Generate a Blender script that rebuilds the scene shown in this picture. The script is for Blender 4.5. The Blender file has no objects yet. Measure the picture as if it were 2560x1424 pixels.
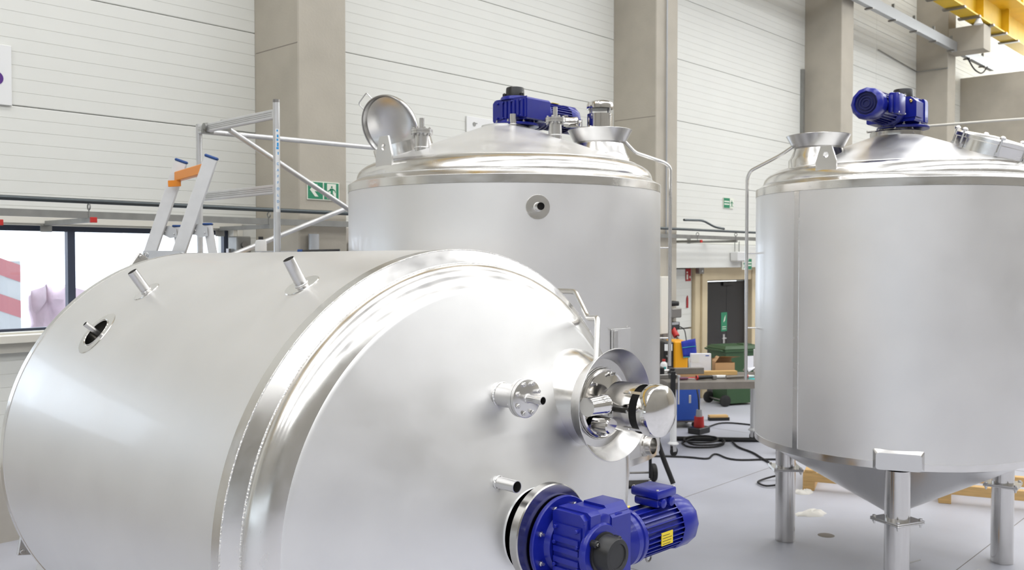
import bpy, bmesh, math, random
from mathutils import Vector, Matrix
random.seed(7)
PI = math.pi
SC = bpy.context.scene
COL = SC.collection

# ------------------------------------------------------------------ camera
YAW, PITCH, CAM_H, FOC = math.radians(42.7), math.radians(1.5), 2.5, 2295.0
cam = bpy.data.cameras.new('camera')
cam.sensor_width = 36.0
cam.lens = 36.0 * FOC / 2560.0
cam.clip_end = 300
cam.dof.use_dof = True
cam.dof.focus_distance = 3.9
cam.dof.aperture_fstop = 5.0
co = bpy.data.objects.new('camera', cam)
COL.objects.link(co)
co.location = (0, 0, CAM_H)
co.rotation_euler = (PI / 2 - PITCH, 0, YAW - PI / 2)
SC.camera = co

# ------------------------------------------------------------------ sky, exposure
w = bpy.data.worlds.new('sky')
SC.world = w
w.use_nodes = True
wn = w.node_tree.nodes
wn['Background'].inputs[0].default_value = (0.86, 0.93, 1.0, 1)
wn['Background'].inputs[1].default_value = 2.8
SC.view_settings.view_transform = 'Standard'
SC.view_settings.look = 'None'
SC.view_settings.gamma = 1.0
SC.view_settings.use_curve_mapping = False
SC.view_settings.exposure = 0.36
SKYLIGHT = 4.3      # brightness of the roof lights
SIDEWINDOW = 0.9    # brightness of the far side windows
SC.cycles.use_denoising = True
SC.cycles.max_bounces = 6
SC.cycles.diffuse_bounces = 3
SC.cycles.glossy_bounces = 3
SC.cycles.use_adaptive_sampling = True
SC.cycles.adaptive_threshold = 0.07
SC.cycles.adaptive_min_samples = 16
SC.cycles.transparent_max_bounces = 8
SC.cycles.sample_clamp_indirect = 6.0
SC.cycles.caustics_reflective = False
SC.cycles.caustics_refractive = False

# ------------------------------------------------------------------ materials
def lin(c):
    return tuple((x / 12.92 if x <= 0.04045 else ((x + 0.055) / 1.055) ** 2.4) for x in c)

def rgb(r, g, b):
    return lin((r / 255.0, g / 255.0, b / 255.0)) + (1.0,)

def mat(name, col, rough=0.5, metal=0.0, var=0.0, vscale=6.0, stretch=(1, 1, 1), bump=0.0, bscale=60.0,
        coat=0.0, spec=0.5, emit=0.0, rvar=0.0, detail=4.0, aniso=0.0):
    m = bpy.data.materials.new(name)
    m.use_nodes = True
    nt = m.node_tree
    b = nt.nodes['Principled BSDF']
    b.inputs['Base Color'].default_value = col
    b.inputs['Roughness'].default_value = rough
    b.inputs['Metallic'].default_value = metal
    b.inputs['Specular IOR Level'].default_value = spec
    b.inputs['Coat Weight'].default_value = coat
    b.inputs['Coat Roughness'].default_value = 0.08
    if emit:
        b.inputs['Emission Color'].default_value = col
        b.inputs['Emission Strength'].default_value = emit
    if var or bump or rvar:
        tc = nt.nodes.new('ShaderNodeTexCoord')
        mp = nt.nodes.new('ShaderNodeMapping')
        mp.inputs['Scale'].default_value = stretch
        nt.links.new(tc.outputs['Object'], mp.inputs[0])
        nz = nt.nodes.new('ShaderNodeTexNoise')
        nz.inputs['Scale'].default_value = vscale
        nz.inputs['Detail'].default_value = detail
        nt.links.new(mp.outputs[0], nz.inputs['Vector'])
        if var:
            mx = nt.nodes.new('ShaderNodeMix')
            mx.data_type = 'RGBA'
            mx.inputs[6].default_value = tuple(min(1, c * (1 - var)) for c in col[:3]) + (1,)
            mx.inputs[7].default_value = tuple(min(1, c * (1 + var)) for c in col[:3]) + (1,)
            rp = nt.nodes.new('ShaderNodeMapRange')
            rp.inputs['From Min'].default_value = 0.3
            rp.inputs['From Max'].default_value = 0.7
            nt.links.new(nz.outputs['Fac'], rp.inputs['Value'])
            nt.links.new(rp.outputs[0], mx.inputs[0])
            nt.links.new(mx.outputs[2], b.inputs['Base Color'])
        if rvar:
            rr = nt.nodes.new('ShaderNodeMapRange')
            rr.inputs['From Min'].default_value = 0.3
            rr.inputs['From Max'].default_value = 0.7
            rr.inputs['To Min'].default_value = max(0.02, rough - rvar)
            rr.inputs['To Max'].default_value = min(1, rough + rvar)
            nt.links.new(nz.outputs['Fac'], rr.inputs['Value'])
            nt.links.new(rr.outputs[0], b.inputs['Roughness'])
        if bump:
            n2 = nt.nodes.new('ShaderNodeTexNoise')
            n2.inputs['Scale'].default_value = bscale
            n2.inputs['Detail'].default_value = 3
            nt.links.new(mp.outputs[0], n2.inputs['Vector'])
            bp = nt.nodes.new('ShaderNodeBump')
            bp.inputs['Strength'].default_value = bump
            bp.inputs['Distance'].default_value = 0.01
            nt.links.new(n2.outputs['Fac'], bp.inputs['Height'])
            nt.links.new(bp.outputs[0], b.inputs['Normal'])
    return m

M = {}
M['shell'] = mat('brushed_steel', (0.79, 0.782, 0.77, 1), 0.48, 0.94, var=0.02, vscale=3, stretch=(1, 1, 1), rvar=0.03, coat=.2)
M['cone'] = mat('matte_steel', (0.82, 0.817, 0.81, 1), 0.44, 0.95, var=0.03, vscale=4, rvar=0.05, coat=.2)
M['polish'] = mat('polished_steel', (0.77, 0.755, 0.73, 1), 0.22, 1.0, rvar=0.06, vscale=7, stretch=(1, 1, 3))
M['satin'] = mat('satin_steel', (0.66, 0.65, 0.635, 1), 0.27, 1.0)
M['mirror'] = mat('mirror_steel', (0.74, 0.72, 0.69, 1), 0.12, 1.0, rvar=0.03, vscale=9)
M['darksteel'] = mat('dark_steel', (0.32, 0.31, 0.30, 1), 0.35, 1.0)
M['weld'] = mat('weld_steel', (0.86, 0.85, 0.83, 1), 0.30, 1.0, bump=0.8, bscale=120)
M['bore_shade'] = mat('hollow_shade', (0.03, 0.028, 0.026, 1), 0.6, 0.3)  # near-black for discs that paint the shade inside pipes and canister
M['blue'] = mat('blue_enamel', rgb(22, 34, 146), 0.30, 0.0, coat=0.15, var=0.05, vscale=9)
M['bluedark'] = mat('blue_fan_grille', rgb(26, 32, 92), 0.45)
M['black'] = mat('black_plastic', rgb(30, 30, 31), 0.38)
M['brass'] = mat('brass', (0.75, 0.52, 0.16, 1), 0.3, 1.0)
M['yellow_label'] = mat('yellow_label', rgb(236, 208, 44), 0.5)
M['print'] = mat('dark_print', rgb(70, 62, 30), 0.6)
M['panel'] = mat('wall_panel_white', rgb(231, 231, 224), 0.6, var=0.015, vscale=1.2)
M['panel_joint'] = mat('panel_joint', rgb(176, 176, 168), 0.6)
M['concrete'] = mat('column_concrete', rgb(184, 177, 163), 0.85, var=0.09, vscale=1.6, detail=8, bump=0.15, bscale=40)
M['concrete_dark'] = mat('lower_wall_concrete', rgb(186, 180, 170), 0.85, var=0.13, vscale=2.5, detail=8)
M['floor'] = mat('floor_concrete', rgb(195, 196, 205), 0.42, var=0.10, vscale=0.9, detail=9, rvar=0.1, spec=0.35)
M['ceiling'] = mat('roof_deck', rgb(240, 240, 236), 0.7)
M['white'] = mat('white_paint', rgb(238, 238, 236), 0.45)
M['offwhite'] = mat('offwhite_paint', rgb(226, 222, 210), 0.5)
M['beige'] = mat('beige_paint', rgb(222, 205, 170), 0.55, var=0.04, vscale=3)
M['frame_dark'] = mat('window_frame_dark', rgb(62, 68, 84), 0.4)
M['door_black'] = mat('black_door', rgb(44, 43, 44), 0.5)
M['galv'] = mat('galvanised_steel', rgb(150, 150, 146), 0.45, 0.6, var=0.1, vscale=8)
M['pipe_dark'] = mat('grey_pipe', rgb(84, 90, 92), 0.32, 0.7)
M['alu'] = mat('aluminium', (0.66, 0.66, 0.66, 1), 0.38, 0.75, var=0.05, vscale=8)
M['alu_matt'] = mat('aluminium_rail', (0.80, 0.795, 0.785, 1), 0.42, 0.35, var=0.03, vscale=14)
M['plug_blue'] = mat('blue_plastic', rgb(32, 74, 138), 0.4)
M['orange'] = mat('orange_paint', rgb(240, 146, 40), 0.4)
M['red'] = mat('red_paint', rgb(196, 48, 44), 0.45)
M['sign_green'] = mat('sign_green', rgb(44, 138, 100), 0.5)
M['sign_cream'] = mat('sign_cream', rgb(238, 240, 226), 0.5)
M['sign_red'] = mat('sign_red', rgb(172, 40, 44), 0.5)
M['crane'] = mat('crane_yellow', rgb(238, 196, 44), 0.45, var=0.05, vscale=3)
M['tray'] = mat('cable_tray_grey', rgb(176, 178, 180), 0.45, 0.4)
M['cyan'] = mat('cyan_print', rgb(52, 160, 226), 0.5)
M['bin'] = mat('bin_green', rgb(58, 88, 56), 0.5, var=0.05, vscale=4)
M['rubber'] = mat('black_rubber', rgb(34, 33, 33), 0.65)
M['machine'] = mat('machine_yellow', rgb(244, 170, 24), 0.45)
M['cab_blue'] = mat('cabinet_blue', rgb(46, 84, 172), 0.42)
M['table'] = mat('bench_steel', rgb(136, 130, 122), 0.5, 0.3, var=0.1, vscale=9)
M['wood'] = mat('pale_timber', rgb(220, 180, 118), 0.65, var=0.12, vscale=5, stretch=(1, 8, 8))
M['cardboard'] = mat('cardboard', rgb(208, 168, 124), 0.8, var=0.04)
M['paper'] = mat('white_paper', rgb(240, 240, 244), 0.7, bump=0.2, bscale=20)
M['cloth_white'] = mat('white_rag', rgb(236, 232, 224), 0.85)
M['cloth_blue'] = mat('blue_cloth', rgb(44, 60, 168), 0.8)
M['teal'] = mat('teal_trim', rgb(60, 176, 176), 0.7)
M['purple'] = mat('purple_print', rgb(88, 44, 132), 0.5)
M['maroon'] = mat('maroon_handle', rgb(110, 60, 84), 0.4)
M['stain'] = mat('floor_stain', rgb(120, 112, 104), 0.7)
M['line_yellow'] = mat('floor_yellow', rgb(226, 186, 60), 0.6)
M['line_red'] = mat('floor_red', rgb(214, 140, 130), 0.6)
M['asphalt'] = mat('outdoor_paving', rgb(190, 190, 192), 0.9)
M['tarp'] = mat('plastic_wrap', rgb(232, 206, 218), 0.35, var=0.12, vscale=3, bump=1.0, bscale=7)
M['stripe_red'] = mat('barrier_red', rgb(232, 150, 158), 0.5)
M['stripe_white'] = mat('barrier_white', rgb(238, 240, 246), 0.5)
M['skylight'] = mat('skylight_panel', (0.98, 0.99, 1.0, 1), 0.4, emit=SKYLIGHT)
M['sidewin'] = mat('daylit_glazing', (0.90, 0.95, 1.0, 1), 0.4, emit=SIDEWINDOW)
M['endglass'] = mat('bright_glazing', (0.93, 0.97, 1.0, 1), 0.4, emit=3.0)
M['bluewin'] = mat('left_glazing', (0.80, 0.90, 1.0, 1), 0.4, emit=1.3)
M['tube'] = mat('ground_tube_steel', (0.64, 0.625, 0.605, 1), 0.17, 1.0)
M['pad'] = mat('darkened_pad_steel', (0.50, 0.485, 0.46, 1), 0.20, 1.0)  # polished pad steel, darkened in colour to stand for its dark reflections
M['dim_wall'] = mat('dim_rear_wall', rgb(150, 147, 140), 0.8, var=.06, vscale=.6)  # unseen walls coloured darker so the tanks reflect a dim hall
M['grime'] = mat('steel_grime', (0.55, 0.545, 0.54, 1), 0.45, 1.0)

def glass():
    m = bpy.data.materials.new('window_glass')
    m.use_nodes = True
    nt = m.node_tree
    nt.nodes.clear()
    o = nt.nodes.new('ShaderNodeOutputMaterial')
    mx = nt.nodes.new('ShaderNodeMixShader')
    t = nt.nodes.new('ShaderNodeBsdfTransparent')
    t.inputs[0].default_value = (0.95, 0.97, 1, 1)
    g = nt.nodes.new('ShaderNodeBsdfGlossy')
    g.inputs['Roughness'].default_value = 0.02
    mx.inputs[0].default_value = 0.07
    nt.links.new(t.outputs[0], mx.inputs[1])
    nt.links.new(g.outputs[0], mx.inputs[2])
    nt.links.new(mx.outputs[0], o.inputs[0])
    return m
M['glass'] = glass()

# ------------------------------------------------------------------ mesh helpers
def frame(origin, z, x=None):
    """matrix whose local z runs along z, local x as near x as may be"""
    z = Vector(z).normalized()
    x = Vector(x) if x is not None else (Vector((1, 0, 0)) if abs(z.x) < 0.9 else Vector((0, 1, 0)))
    y = z.cross(x).normalized()
    x = y.cross(z).normalized()
    m = Matrix((x, y, z)).transposed().to_4x4()
    m.translation = Vector(origin)
    return m

class MB:
    def __init__(self, m=None):
        self.v, self.f, self.m = [], [], m

    def add(self, vs, fs, m=None):
        n = len(self.v)
        mm = self.m
        for p in vs:
            p = Vector(p)
            if m is not None:
                p = m @ p
            if mm is not None:
                p = mm @ p
            self.v.append(p)
        self.f += [tuple(i + n for i in f) for f in fs]
        return self

    def box(self, c, s, m=None, bev=0.0, seg=1):
        if bev:
            bm = bmesh.new()
            bmesh.ops.create_cube(bm, size=1)
            for q in bm.verts:
                q.co = Vector((q.co.x * s[0] + c[0], q.co.y * s[1] + c[1], q.co.z * s[2] + c[2]))
            bmesh.ops.bevel(bm, geom=list(bm.edges), offset=bev, segments=seg, affect='EDGES', profile=0.5)
            bm.verts.index_update()
            self.add([q.co for q in bm.verts], [[q.index for q in f.verts] for f in bm.faces], m)
            bm.free()
            return self
        x, y, z = (k / 2 for k in s)
        vs = [(c[0] + i * x, c[1] + j * y, c[2] + k * z) for k in (-1, 1) for j in (-1, 1) for i in (-1, 1)]
        fs = [(0, 2, 3, 1), (4, 5, 7, 6), (0, 1, 5, 4), (2, 6, 7, 3), (0, 4, 6, 2), (1, 3, 7, 5)]
        return self.add(vs, fs, m)

    def bx(self, x0, x1, y0, y1, z0, z1, **k):
        return self.box(((x0 + x1) / 2, (y0 + y1) / 2, (z0 + z1) / 2), (abs(x1 - x0), abs(y1 - y0), abs(z1 - z0)), **k)

    def lathe(self, prof, n=48, m=None, close=False):
        vs, fs = [], []
        k = len(prof)
        ring = []
        for r, z in prof:
            if r < 1e-6:
                ring.append((len(vs), 1))
                vs.append((0, 0, z))
            else:
                ring.append((len(vs), n))
                vs += [(r * math.cos(2 * PI * i / n), r * math.sin(2 * PI * i / n), z) for i in range(n)]
        pairs = [(a, a + 1) for a in range(k - 1)] + ([(k - 1, 0)] if close else [])
        for a, b in pairs:
            (ia, na), (ib, nb) = ring[a], ring[b]
            for i in range(n):
                j = (i + 1) % n
                if na == n and nb == n:
                    fs.append((ia + i, ia + j, ib + j, ib + i))
                elif na == n:
                    fs.append((ia + i, ia + j, ib))
                elif nb == n:
                    fs.append((ia, ib + j, ib + i))
        return self.add(vs, fs, m)

    def cyl(self, p0, p1, r, r1=None, n=20, caps=True):
        p0, p1 = Vector(p0), Vector(p1)
        L = (p1 - p0).length
        r1 = r if r1 is None else r1
        prof = [(r, 0), (r1, L)]
        if caps:
            prof = [(0, 0)] + prof + [(0, L)]
        return self.lathe(prof, n, frame(p0, p1 - p0))

    def pipe(self, p0, p1, r, wall=0.003, n=24):
        p0, p1 = Vector(p0), Vector(p1)
        L = (p1 - p0).length
        return self.lathe([(r, 0), (r, L), (r - wall, L), (r - wall, max(0.0, L - 0.2 * L - 0.05) if L > .1 else 0.0)], n, frame(p0, p1 - p0))

    def tube(self, pts, r, n=10, fillet=0.0, seg=5, caps=True, closed=False):
        P = [Vector(p) for p in pts]
        if fillet:
            Q = [P[0]]
            for i in range(1, len(P) - 1):
                a, b, c = P[i - 1], P[i], P[i + 1]
                d = min(fillet, (a - b).length * 0.49, (c - b).length * 0.49)
                s, e = b + (a - b).normalized() * d, b + (c - b).normalized() * d
                for k in range(seg + 1):
                    t = k / seg
                    Q.append(s * (1 - t) ** 2 + b * 2 * t * (1 - t) + e * t * t)
            Q.append(P[-1])
            P = Q
        vs, fs = [], []
        up = None
        N = len(P)
        for i, p in enumerate(P):
            if closed:
                t = (P[(i + 1) % N] - P[i - 1]).normalized()
            else:
                t = (P[min(i + 1, N - 1)] - P[max(i - 1, 0)]).normalized()
            if up is None:
                up = Vector((0, 0, 1)) if abs(t.z) < 0.9 else Vector((1, 0, 0))
            sx = t.cross(up).normalized()
            up = sx.cross(t).normalized()
            rr = r[i] if isinstance(r, (list, tuple)) else r
            vs += [p + (sx * math.cos(2 * PI * k / n) + up * math.sin(2 * PI * k / n)) * rr for k in range(n)]
        for i in range(N if closed else N - 1):
            a, b = i * n, ((i + 1) % N) * n
            for k in range(n):
                l = (k + 1) % n
                fs.append((a + k, a + l, b + l, b + k))
        if caps and not closed:
            fs.append(tuple(range(n))[::-1])
            fs.append(tuple((N - 1) * n + k for k in range(n)))
        return self.add(vs, fs)

    def torus(self, R, r, z=0.0, n=48, k=8, m=None):
        return self.lathe([(R + r * math.cos(2 * PI * i / k), z + r * math.sin(2 * PI * i / k)) for i in range(k)], n, m, close=True)

    def prism(self, poly, h0, h1, m=None):
        n = len(poly)
        vs = [(x, y, h0) for x, y in poly] + [(x, y, h1) for x, y in poly]
        fs = [tuple(range(n))[::-1], tuple(range(n, 2 * n))]
        fs += [(i, (i + 1) % n, n + (i + 1) % n, n + i) for i in range(n)]
        return self.add(vs, fs, m)

    def hexbolt(self, m, r=0.012, h=0.01, shank=0.0):
        self.lathe([(0, 0), (r, 0), (r, h * .85), (r * .85, h), (0, h)], 6, m)
        if shank:
            self.lathe([(r * .55, h), (r * .55, h + shank), (0, h + shank)], 10, m)
        return self

    def build(self, name, material, parent=None, ang=35.0):
        me = bpy.data.meshes.new(name)
        me.from_pydata([tuple(p) for p in self.v], [], self.f)
        bm = bmesh.new()
        bm.from_mesh(me)
        bmesh.ops.recalc_face_normals(bm, faces=bm.faces)
        bm.to_mesh(me)
        bm.free()
        for p in me.polygons:
            p.use_smooth = True
        me.set_sharp_from_angle(angle=math.radians(ang))
        me.materials.append(M[material])
        o = bpy.data.objects.new(name, me)
        COL.objects.link(o)
        if parent is not None:
            o.parent = parent
        return o

def tag(o, label, cat, group=None, kind=None):
    o['label'] = label
    if cat:
        o['category'] = cat
    if group:
        o['group'] = group
    if kind:
        o['kind'] = kind
    return o

def struct(o, label, cat=None):
    o['kind'] = 'structure'
    o['label'] = label
    if cat:
        o['category'] = cat
    return o

def empty(name, loc=(0, 0, 0), rz=0.0, mtx=None):
    o = bpy.data.objects.new(name, None)
    o.empty_display_size = 0.1
    COL.objects.link(o)
    if mtx is not None:
        o.matrix_world = mtx
    else:
        o.location = loc
        o.rotation_euler = (0, 0, rz)
    return o

def thing(name, label, cat, loc=(0, 0, 0), rz=0.0, group=None, mtx=None):
    return tag(empty(name, loc, rz, mtx), label, cat, group)

def text_part(body, size, m, material, parent, name='lettering'):
    cu = bpy.data.curves.new(name, 'FONT')
    cu.body = body
    cu.size = size
    cu.align_x = 'CENTER'
    cu.align_y = 'CENTER'
    cu.extrude = 0.0006
    t = bpy.data.objects.new(name, cu)
    COL.objects.link(t)
    bpy.context.view_layer.update()
    me = bpy.data.meshes.new_from_object(t.evaluated_get(bpy.context.evaluated_depsgraph_get()))
    bpy.data.objects.remove(t)
    me.transform(m)
    me.materials.clear()
    me.materials.append(M[material])
    o = bpy.data.objects.new(name, me)
    COL.objects.link(o)
    o.parent = parent
    return o
#@@STRUCT
# ================================================================== THE HALL
X0, X1, Y0, Y1, ZC = -14.0, 36.0, -14.0, 8.87, 11.6
XP = 29.4
struct(MB().bx(X0 - .3, X1 + .3, Y0 - .3, Y1 + .4, -.25, 0).build('floor', 'floor'),
       'smooth grey concrete workshop floor with scuffs and stains', 'floor')
fl = bpy.data.objects['floor']
# saw-cut floor joints, painted lines, stain: pieces of the floor
for a in range(-8, 28, 6):
    MB().bx(a + 2.1, a + 2.106, Y0, Y1, 0.0002, .0012).build('floor_joint', 'stain', fl)
for b in (-2.6, 2.35, 5.2):
    MB().bx(X0, X1, b, b + .006, 0.0002, .0012).build('floor_joint', 'stain', fl)
MB().bx(17.3, 18.6, 7.3, 7.42, 0.0002, .0016).build('painted_line', 'line_yellow', fl)
MB().add([(14.5, 6.93, .0014), (16.4, 6.6, .0014), (16.4, 6.68, .0014), (14.5, 7.01, .0014)], [(0, 1, 2, 3)]).build('painted_line', 'line_red', fl)
MB().lathe([(0, .002), (.07, .002), (.075, .0005)], 20, Matrix.Translation((8.05, 3.53, 0))).build('drain_stain', 'stain', fl)

# ---- long wall: backing slabs with real openings for window and door
WX0, WX1, WZ0, WZ1 = -0.45, 5.24, 1.83, 2.85
DX0, DX1, DZ = 14.80, 16.44, 2.12
wb = MB()
wb.bx(X0, X1, 8.94, 9.1, WZ1, ZC)
wb.bx(X0, WX0, 8.94, 9.1, WZ0, WZ1)
W2A, W2B = 6.68, 11.8
wb.bx(WX1, W2A, 8.94, 9.1, WZ0, WZ1)
wb.bx(W2B, 12.65, 8.94, 9.1, WZ0, WZ1)
wb.bx(X0, 12.65, 8.94, 9.1, 0, WZ0)
wb.bx(12.65, DX0, 8.94, 9.1, 0, WZ1)
wb.bx(DX1, X1, 8.94, 9.1, 0, WZ1)
wb.bx(DX0, DX1, 8.94, 9.1, DZ, WZ1)
wall = struct(wb.build('wall_back', 'panel_joint'), 'long wall of off-white ribbed sandwich panels', 'wall')

def panel_mesh(length, height, ribs=9):
    """horizontal sandwich panel: shallow rib lines, folded edges"""
    g, d, e = 0.003, 0.0035, 0.004
    prof = [(0.06, e), (0.004, e), (0.0, e + .006)]
    step = (height - 2 * e) / ribs
    for k in range(1, ribs):
        z = e + step * k
        prof += [(0.0, z - g), (d, z - g * .4), (d, z + g * .4), (0.0, z + g)]
    prof += [(0.0, height - e - .006), (0.004, height - e), (0.06, height - e)]
    b = MB()
    n = len(prof)
    vs = [(0.003, y, z) for y, z in prof] + [(length - .003, y, z) for y, z in prof]
    fs = [(i, i + 1, n + i + 1, n + i) for i in range(n - 1)]
    fs += [tuple(range(n)), tuple(range(2 * n - 1, n - 1, -1))]
    b.add(vs, fs)
    return b

ROWS = [2.81 + 1.08 * k for k in range(8)]
protos = {}
def panel(x0, x1, z0, h, ribs=9):
    key = (round(x1 - x0, 3), round(h, 3), ribs)
    if key not in protos:
        o = panel_mesh(x1 - x0, h, ribs).build('wall_panel', 'panel', wall, ang=20)
        protos[key] = o
    else:
        o = protos[key].copy()
        COL.objects.link(o)
    o.location = (x0, 8.87, z0)
    return o
COLX = [-7.9, -1.13, 5.49, 12.03, 18.93, 25.68]
BAYS = [(X0, -7.9), (-7.29, -1.13), (-.52, 5.49), (6.10, 12.03), (12.65, 18.93), (19.55, 25.68), (26.3, X1)]
for bi, (a, b) in enumerate(BAYS):
    for z in ROWS:
        h = 1.08 if z + 1.08 < ZC else ZC - z
        if bi == 5:      # this bay has an upright joint
            panel(a, 22.9, z, h)
            panel(22.9, b, z, h)
        elif bi in (2, 3) and z < 2.9:
            panel(a, b, 2.88, 1.01)
        else:
            panel(a, b, z, h)
    if bi < 4:
        if bi < 2:
            panel(a, b, 1.73, 1.08)
        if bi < 3:
            panel(a, b, .65, 1.08)
panel(WX1 + .06, 5.49, 1.73, 1.15)
MB().bx(6.10, 12.03, 8.60, 8.93, 0, 1.66).build('concrete_upstand', 'concrete_dark', wall)
MB().bx(6.10, 6.62, 8.60, 8.93, 1.66, 2.88).build('concrete_upstand', 'concrete_dark', wall)
MB().bx(11.87, 12.03, 8.60, 8.93, 1.66, 2.88).build('concrete_upstand', 'concrete_dark', wall)
MB().bx(X0, 5.49, 8.80, 8.93, 0, .65).build('concrete_upstand', 'concrete_dark', wall)

# bay with the exit door: beam, lower panels, beige surround
MB().bx(12.65, 18.93, 8.55, 8.94, 2.38, 2.80).build('lintel_beam', 'panel', wall)
panel(12.65, 14.40, 1.30, 1.06)
panel(12.65, 14.40, .02, 1.26)
panel(16.84, 18.93, 1.30, 1.06)
panel(16.84, 18.93, .02, 1.26)
MB().bx(14.42, 14.60, 8.80, 8.94, 0, 2.38, bev=.01).bx(14.60, 14.78, 8.76, 8.94, 0, 2.38, bev=.01).build('door_jamb', 'beige', wall)
MB().bx(16.46, 16.64, 8.76, 8.94, 0, 2.38, bev=.01).bx(16.64, 16.82, 8.80, 8.94, 0, 2.38, bev=.01).build('door_jamb', 'beige', wall)
MB().bx(14.78, 16.46, 8.78, 8.94, DZ + .02, 2.38, bev=.01).build('door_lintel', 'beige', wall)
d = empty('door_1', ((DX0 + DX1) / 2, 8.93, 0))
struct(d, 'black double exit door in beige surround', 'door')
MB().bx(-.84, .08, -.03, .02, .01, DZ - .01, bev=.004).build('door_leaf', 'door_black', d)
MB().bx(.09, .84, -.03, .02, .01, DZ - .01, bev=.004).build('door_leaf', 'door_black', d)
MB().bx(-.1, .3, -.07, -.03, DZ - .09, DZ - .02, bev=.008).cyl((-.05, -.06, DZ - .06), (.2, -.12, DZ - .03), .008, n=8).build('door_closer', 'black', d)
MB().cyl((-.02, -.03, 1.03), (-.02, -.09, 1.03), .012, n=10).tube([(-.02, -.085, 1.03), (-.16, -.085, 1.03)], .012, n=8).bx(-.05, .01, -.04, -.028, .93, 1.1).build('door_handle', 'alu', d)
sg = MB().bx(-.12, .1, -.036, -.031, 1.16, 1.52).build('door_sign', 'sign_green', d)
MB().add([(-.04, -.037, 1.33), (.02, -.037, 1.36), (.05, -.037, 1.47), (.0, -.037, 1.42)], [(0, 1, 2, 3)]).build('sign_symbol', 'sign_cream', sg)
MB().bx(-.08, .06, -.0375, -.0362, 1.20, 1.21).bx(-.08, .06, -.0375, -.0362, 1.24, 1.25).build('sign_print', 'sign_cream', sg)

# ---- ribbon window in the left bay
def ribbon_window(name, xa, xb, label, muls):
    wn_ = struct(empty(name, (xa, 8.87, WZ0)), label, 'window')
    WL, WH = xb - xa, WZ1 - WZ0
    MB().bx(0, WL, -.02, .3, WH - .025, WH).bx(0, WL, -.02, .3, 0, .03).bx(0, .03, -.02, .3, .03, WH - .025).bx(WL - .04, WL, -.02, .3, .03, WH - .025).build('reveal', 'offwhite', wn_)
    MB().bx(-.04, WL + .05, -.045, .0, WH - .01, WH + .05, bev=.004).bx(WL, WL + .06, -.045, 0, -.02, WH - .01, bev=.004).build('trim', 'offwhite', wn_)
    MB().bx(-.1, WL + .12, -.15, .02, -.06, .012, bev=.006).bx(-.1, WL + .1, -.07, 0, -.15, -.065, bev=.004).build('sill', 'offwhite', wn_)
    MB().bx(0, WL, .09, .15, WH - .075, WH - .02).bx(0, WL, .09, .15, .03, .055).bx(.03, .08, .09, .15, .055, WH - .075).bx(WL - .09, WL - .04, .09, .15, .055, WH - .075).build('window_frame', 'frame_dark', wn_)
    ms = sorted(m - xa for m in muls)
    for x in ms:
        MB().bx(x - .035, x + .035, .085, .155, .05, WH - .07).build('mullion', 'frame_dark', wn_)
    edges = [.08] + ms + [WL - .09]
    for a, b in zip(edges, edges[1:]):
        MB().bx(a, b, .118, .124, .05, WH - .07).build('pane', 'glass', wn_)
ribbon_window('window_1', WX0, WX1, 'dark framed ribbon window in the off-white panel wall at the left', (3.56, 1.6))
ribbon_window('window_2', W2A, W2B, 'dark framed ribbon window hidden behind the standing tank', (8.4, 10.1))

# ---- other sides of the hall
struct(MB().bx(XP, XP + .25, Y0, Y1 + .07, 0, 7.95).build('wall_partition', 'concrete'), 'bare concrete partition wall across the far end of the hall', 'wall')
ew = struct(MB().bx(X1, X1 + .2, Y0, Y1 + .3, 0, 6.0).bx(X1, X1 + .2, Y0, Y1 + .3, 11.0, ZC).build('wall_right', 'panel'), 'far end wall with tall glazing beyond the partition', 'wall')
for y in range(9):
    ya = Y0 + y * (Y1 - Y0) / 9
    MB().add([(X1 + .08, ya + .04, 6.0), (X1 + .08, ya + (Y1 - Y0) / 9 - .04, 6.0), (X1 + .08, ya + (Y1 - Y0) / 9 - .04, 11.0), (X1 + .08, ya + .04, 11.0)], [(0, 3, 2, 1)]).build('glazing', 'endglass', ew)
    MB().bx(X1, X1 + .16, ya - .04, ya + .04, 6.0, 11.0).build('glazing_post', 'tray', ew)
struct(MB().bx(X0, X1, Y0 - .2, Y0, 0, ZC).build('wall_front', 'dim_wall'), 'bare concrete wall behind the camera', 'wall')
wl = struct(MB().bx(X0 - .2, X0, Y0, Y1 + .2, 0, 1.2).bx(X0 - .2, X0, Y0, Y1 + .2, 2.5, ZC).build('wall_left', 'dim_wall'), 'darkened grey end wall with a long band of windows', 'wall')
for k in range(8):
    ya = Y0 + k * (Y1 - Y0) / 8
    MB().add([(X0 - .1, ya + .08, 1.2), (X0 - .1, ya + (Y1 - Y0) / 8 - .08, 1.2), (X0 - .1, ya + (Y1 - Y0) / 8 - .08, 2.5), (X0 - .1, ya + .08, 2.5)], [(0, 1, 2, 3)]).build('glazing', 'bluewin', wl)
    MB().bx(X0 - .2, X0, ya - .08, ya + .08, 1.2, 2.5).build('glazing_post', 'panel', wl)
cl = struct(MB().bx(X0, X1, Y0, Y1 + .2, ZC, ZC + .2).build('ceiling', 'ceiling'), 'pale roof deck with long roof lights', 'ceiling')
for y in (-11.2, -5.6, .0, 4.9):
    for k in range(7):
        xa = X0 + 1.2 + k * 7.0
        MB().add([(xa, y - 1.0, ZC - .04), (xa, y + 1.0, ZC - .04), (xa + 5.6, y + 1.0, ZC - .04), (xa + 5.6, y - 1.0, ZC - .04)], [(0, 1, 2, 3)]).build('roof_light', 'skylight', cl)
        MB().bx(xa - .08, xa + 5.68, y - 1.08, y - 1.0, ZC - .08, ZC).bx(xa - .08, xa + 5.68, y + 1.0, y + 1.08, ZC - .08, ZC).build('roof_light_kerb', 'white', cl)

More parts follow.
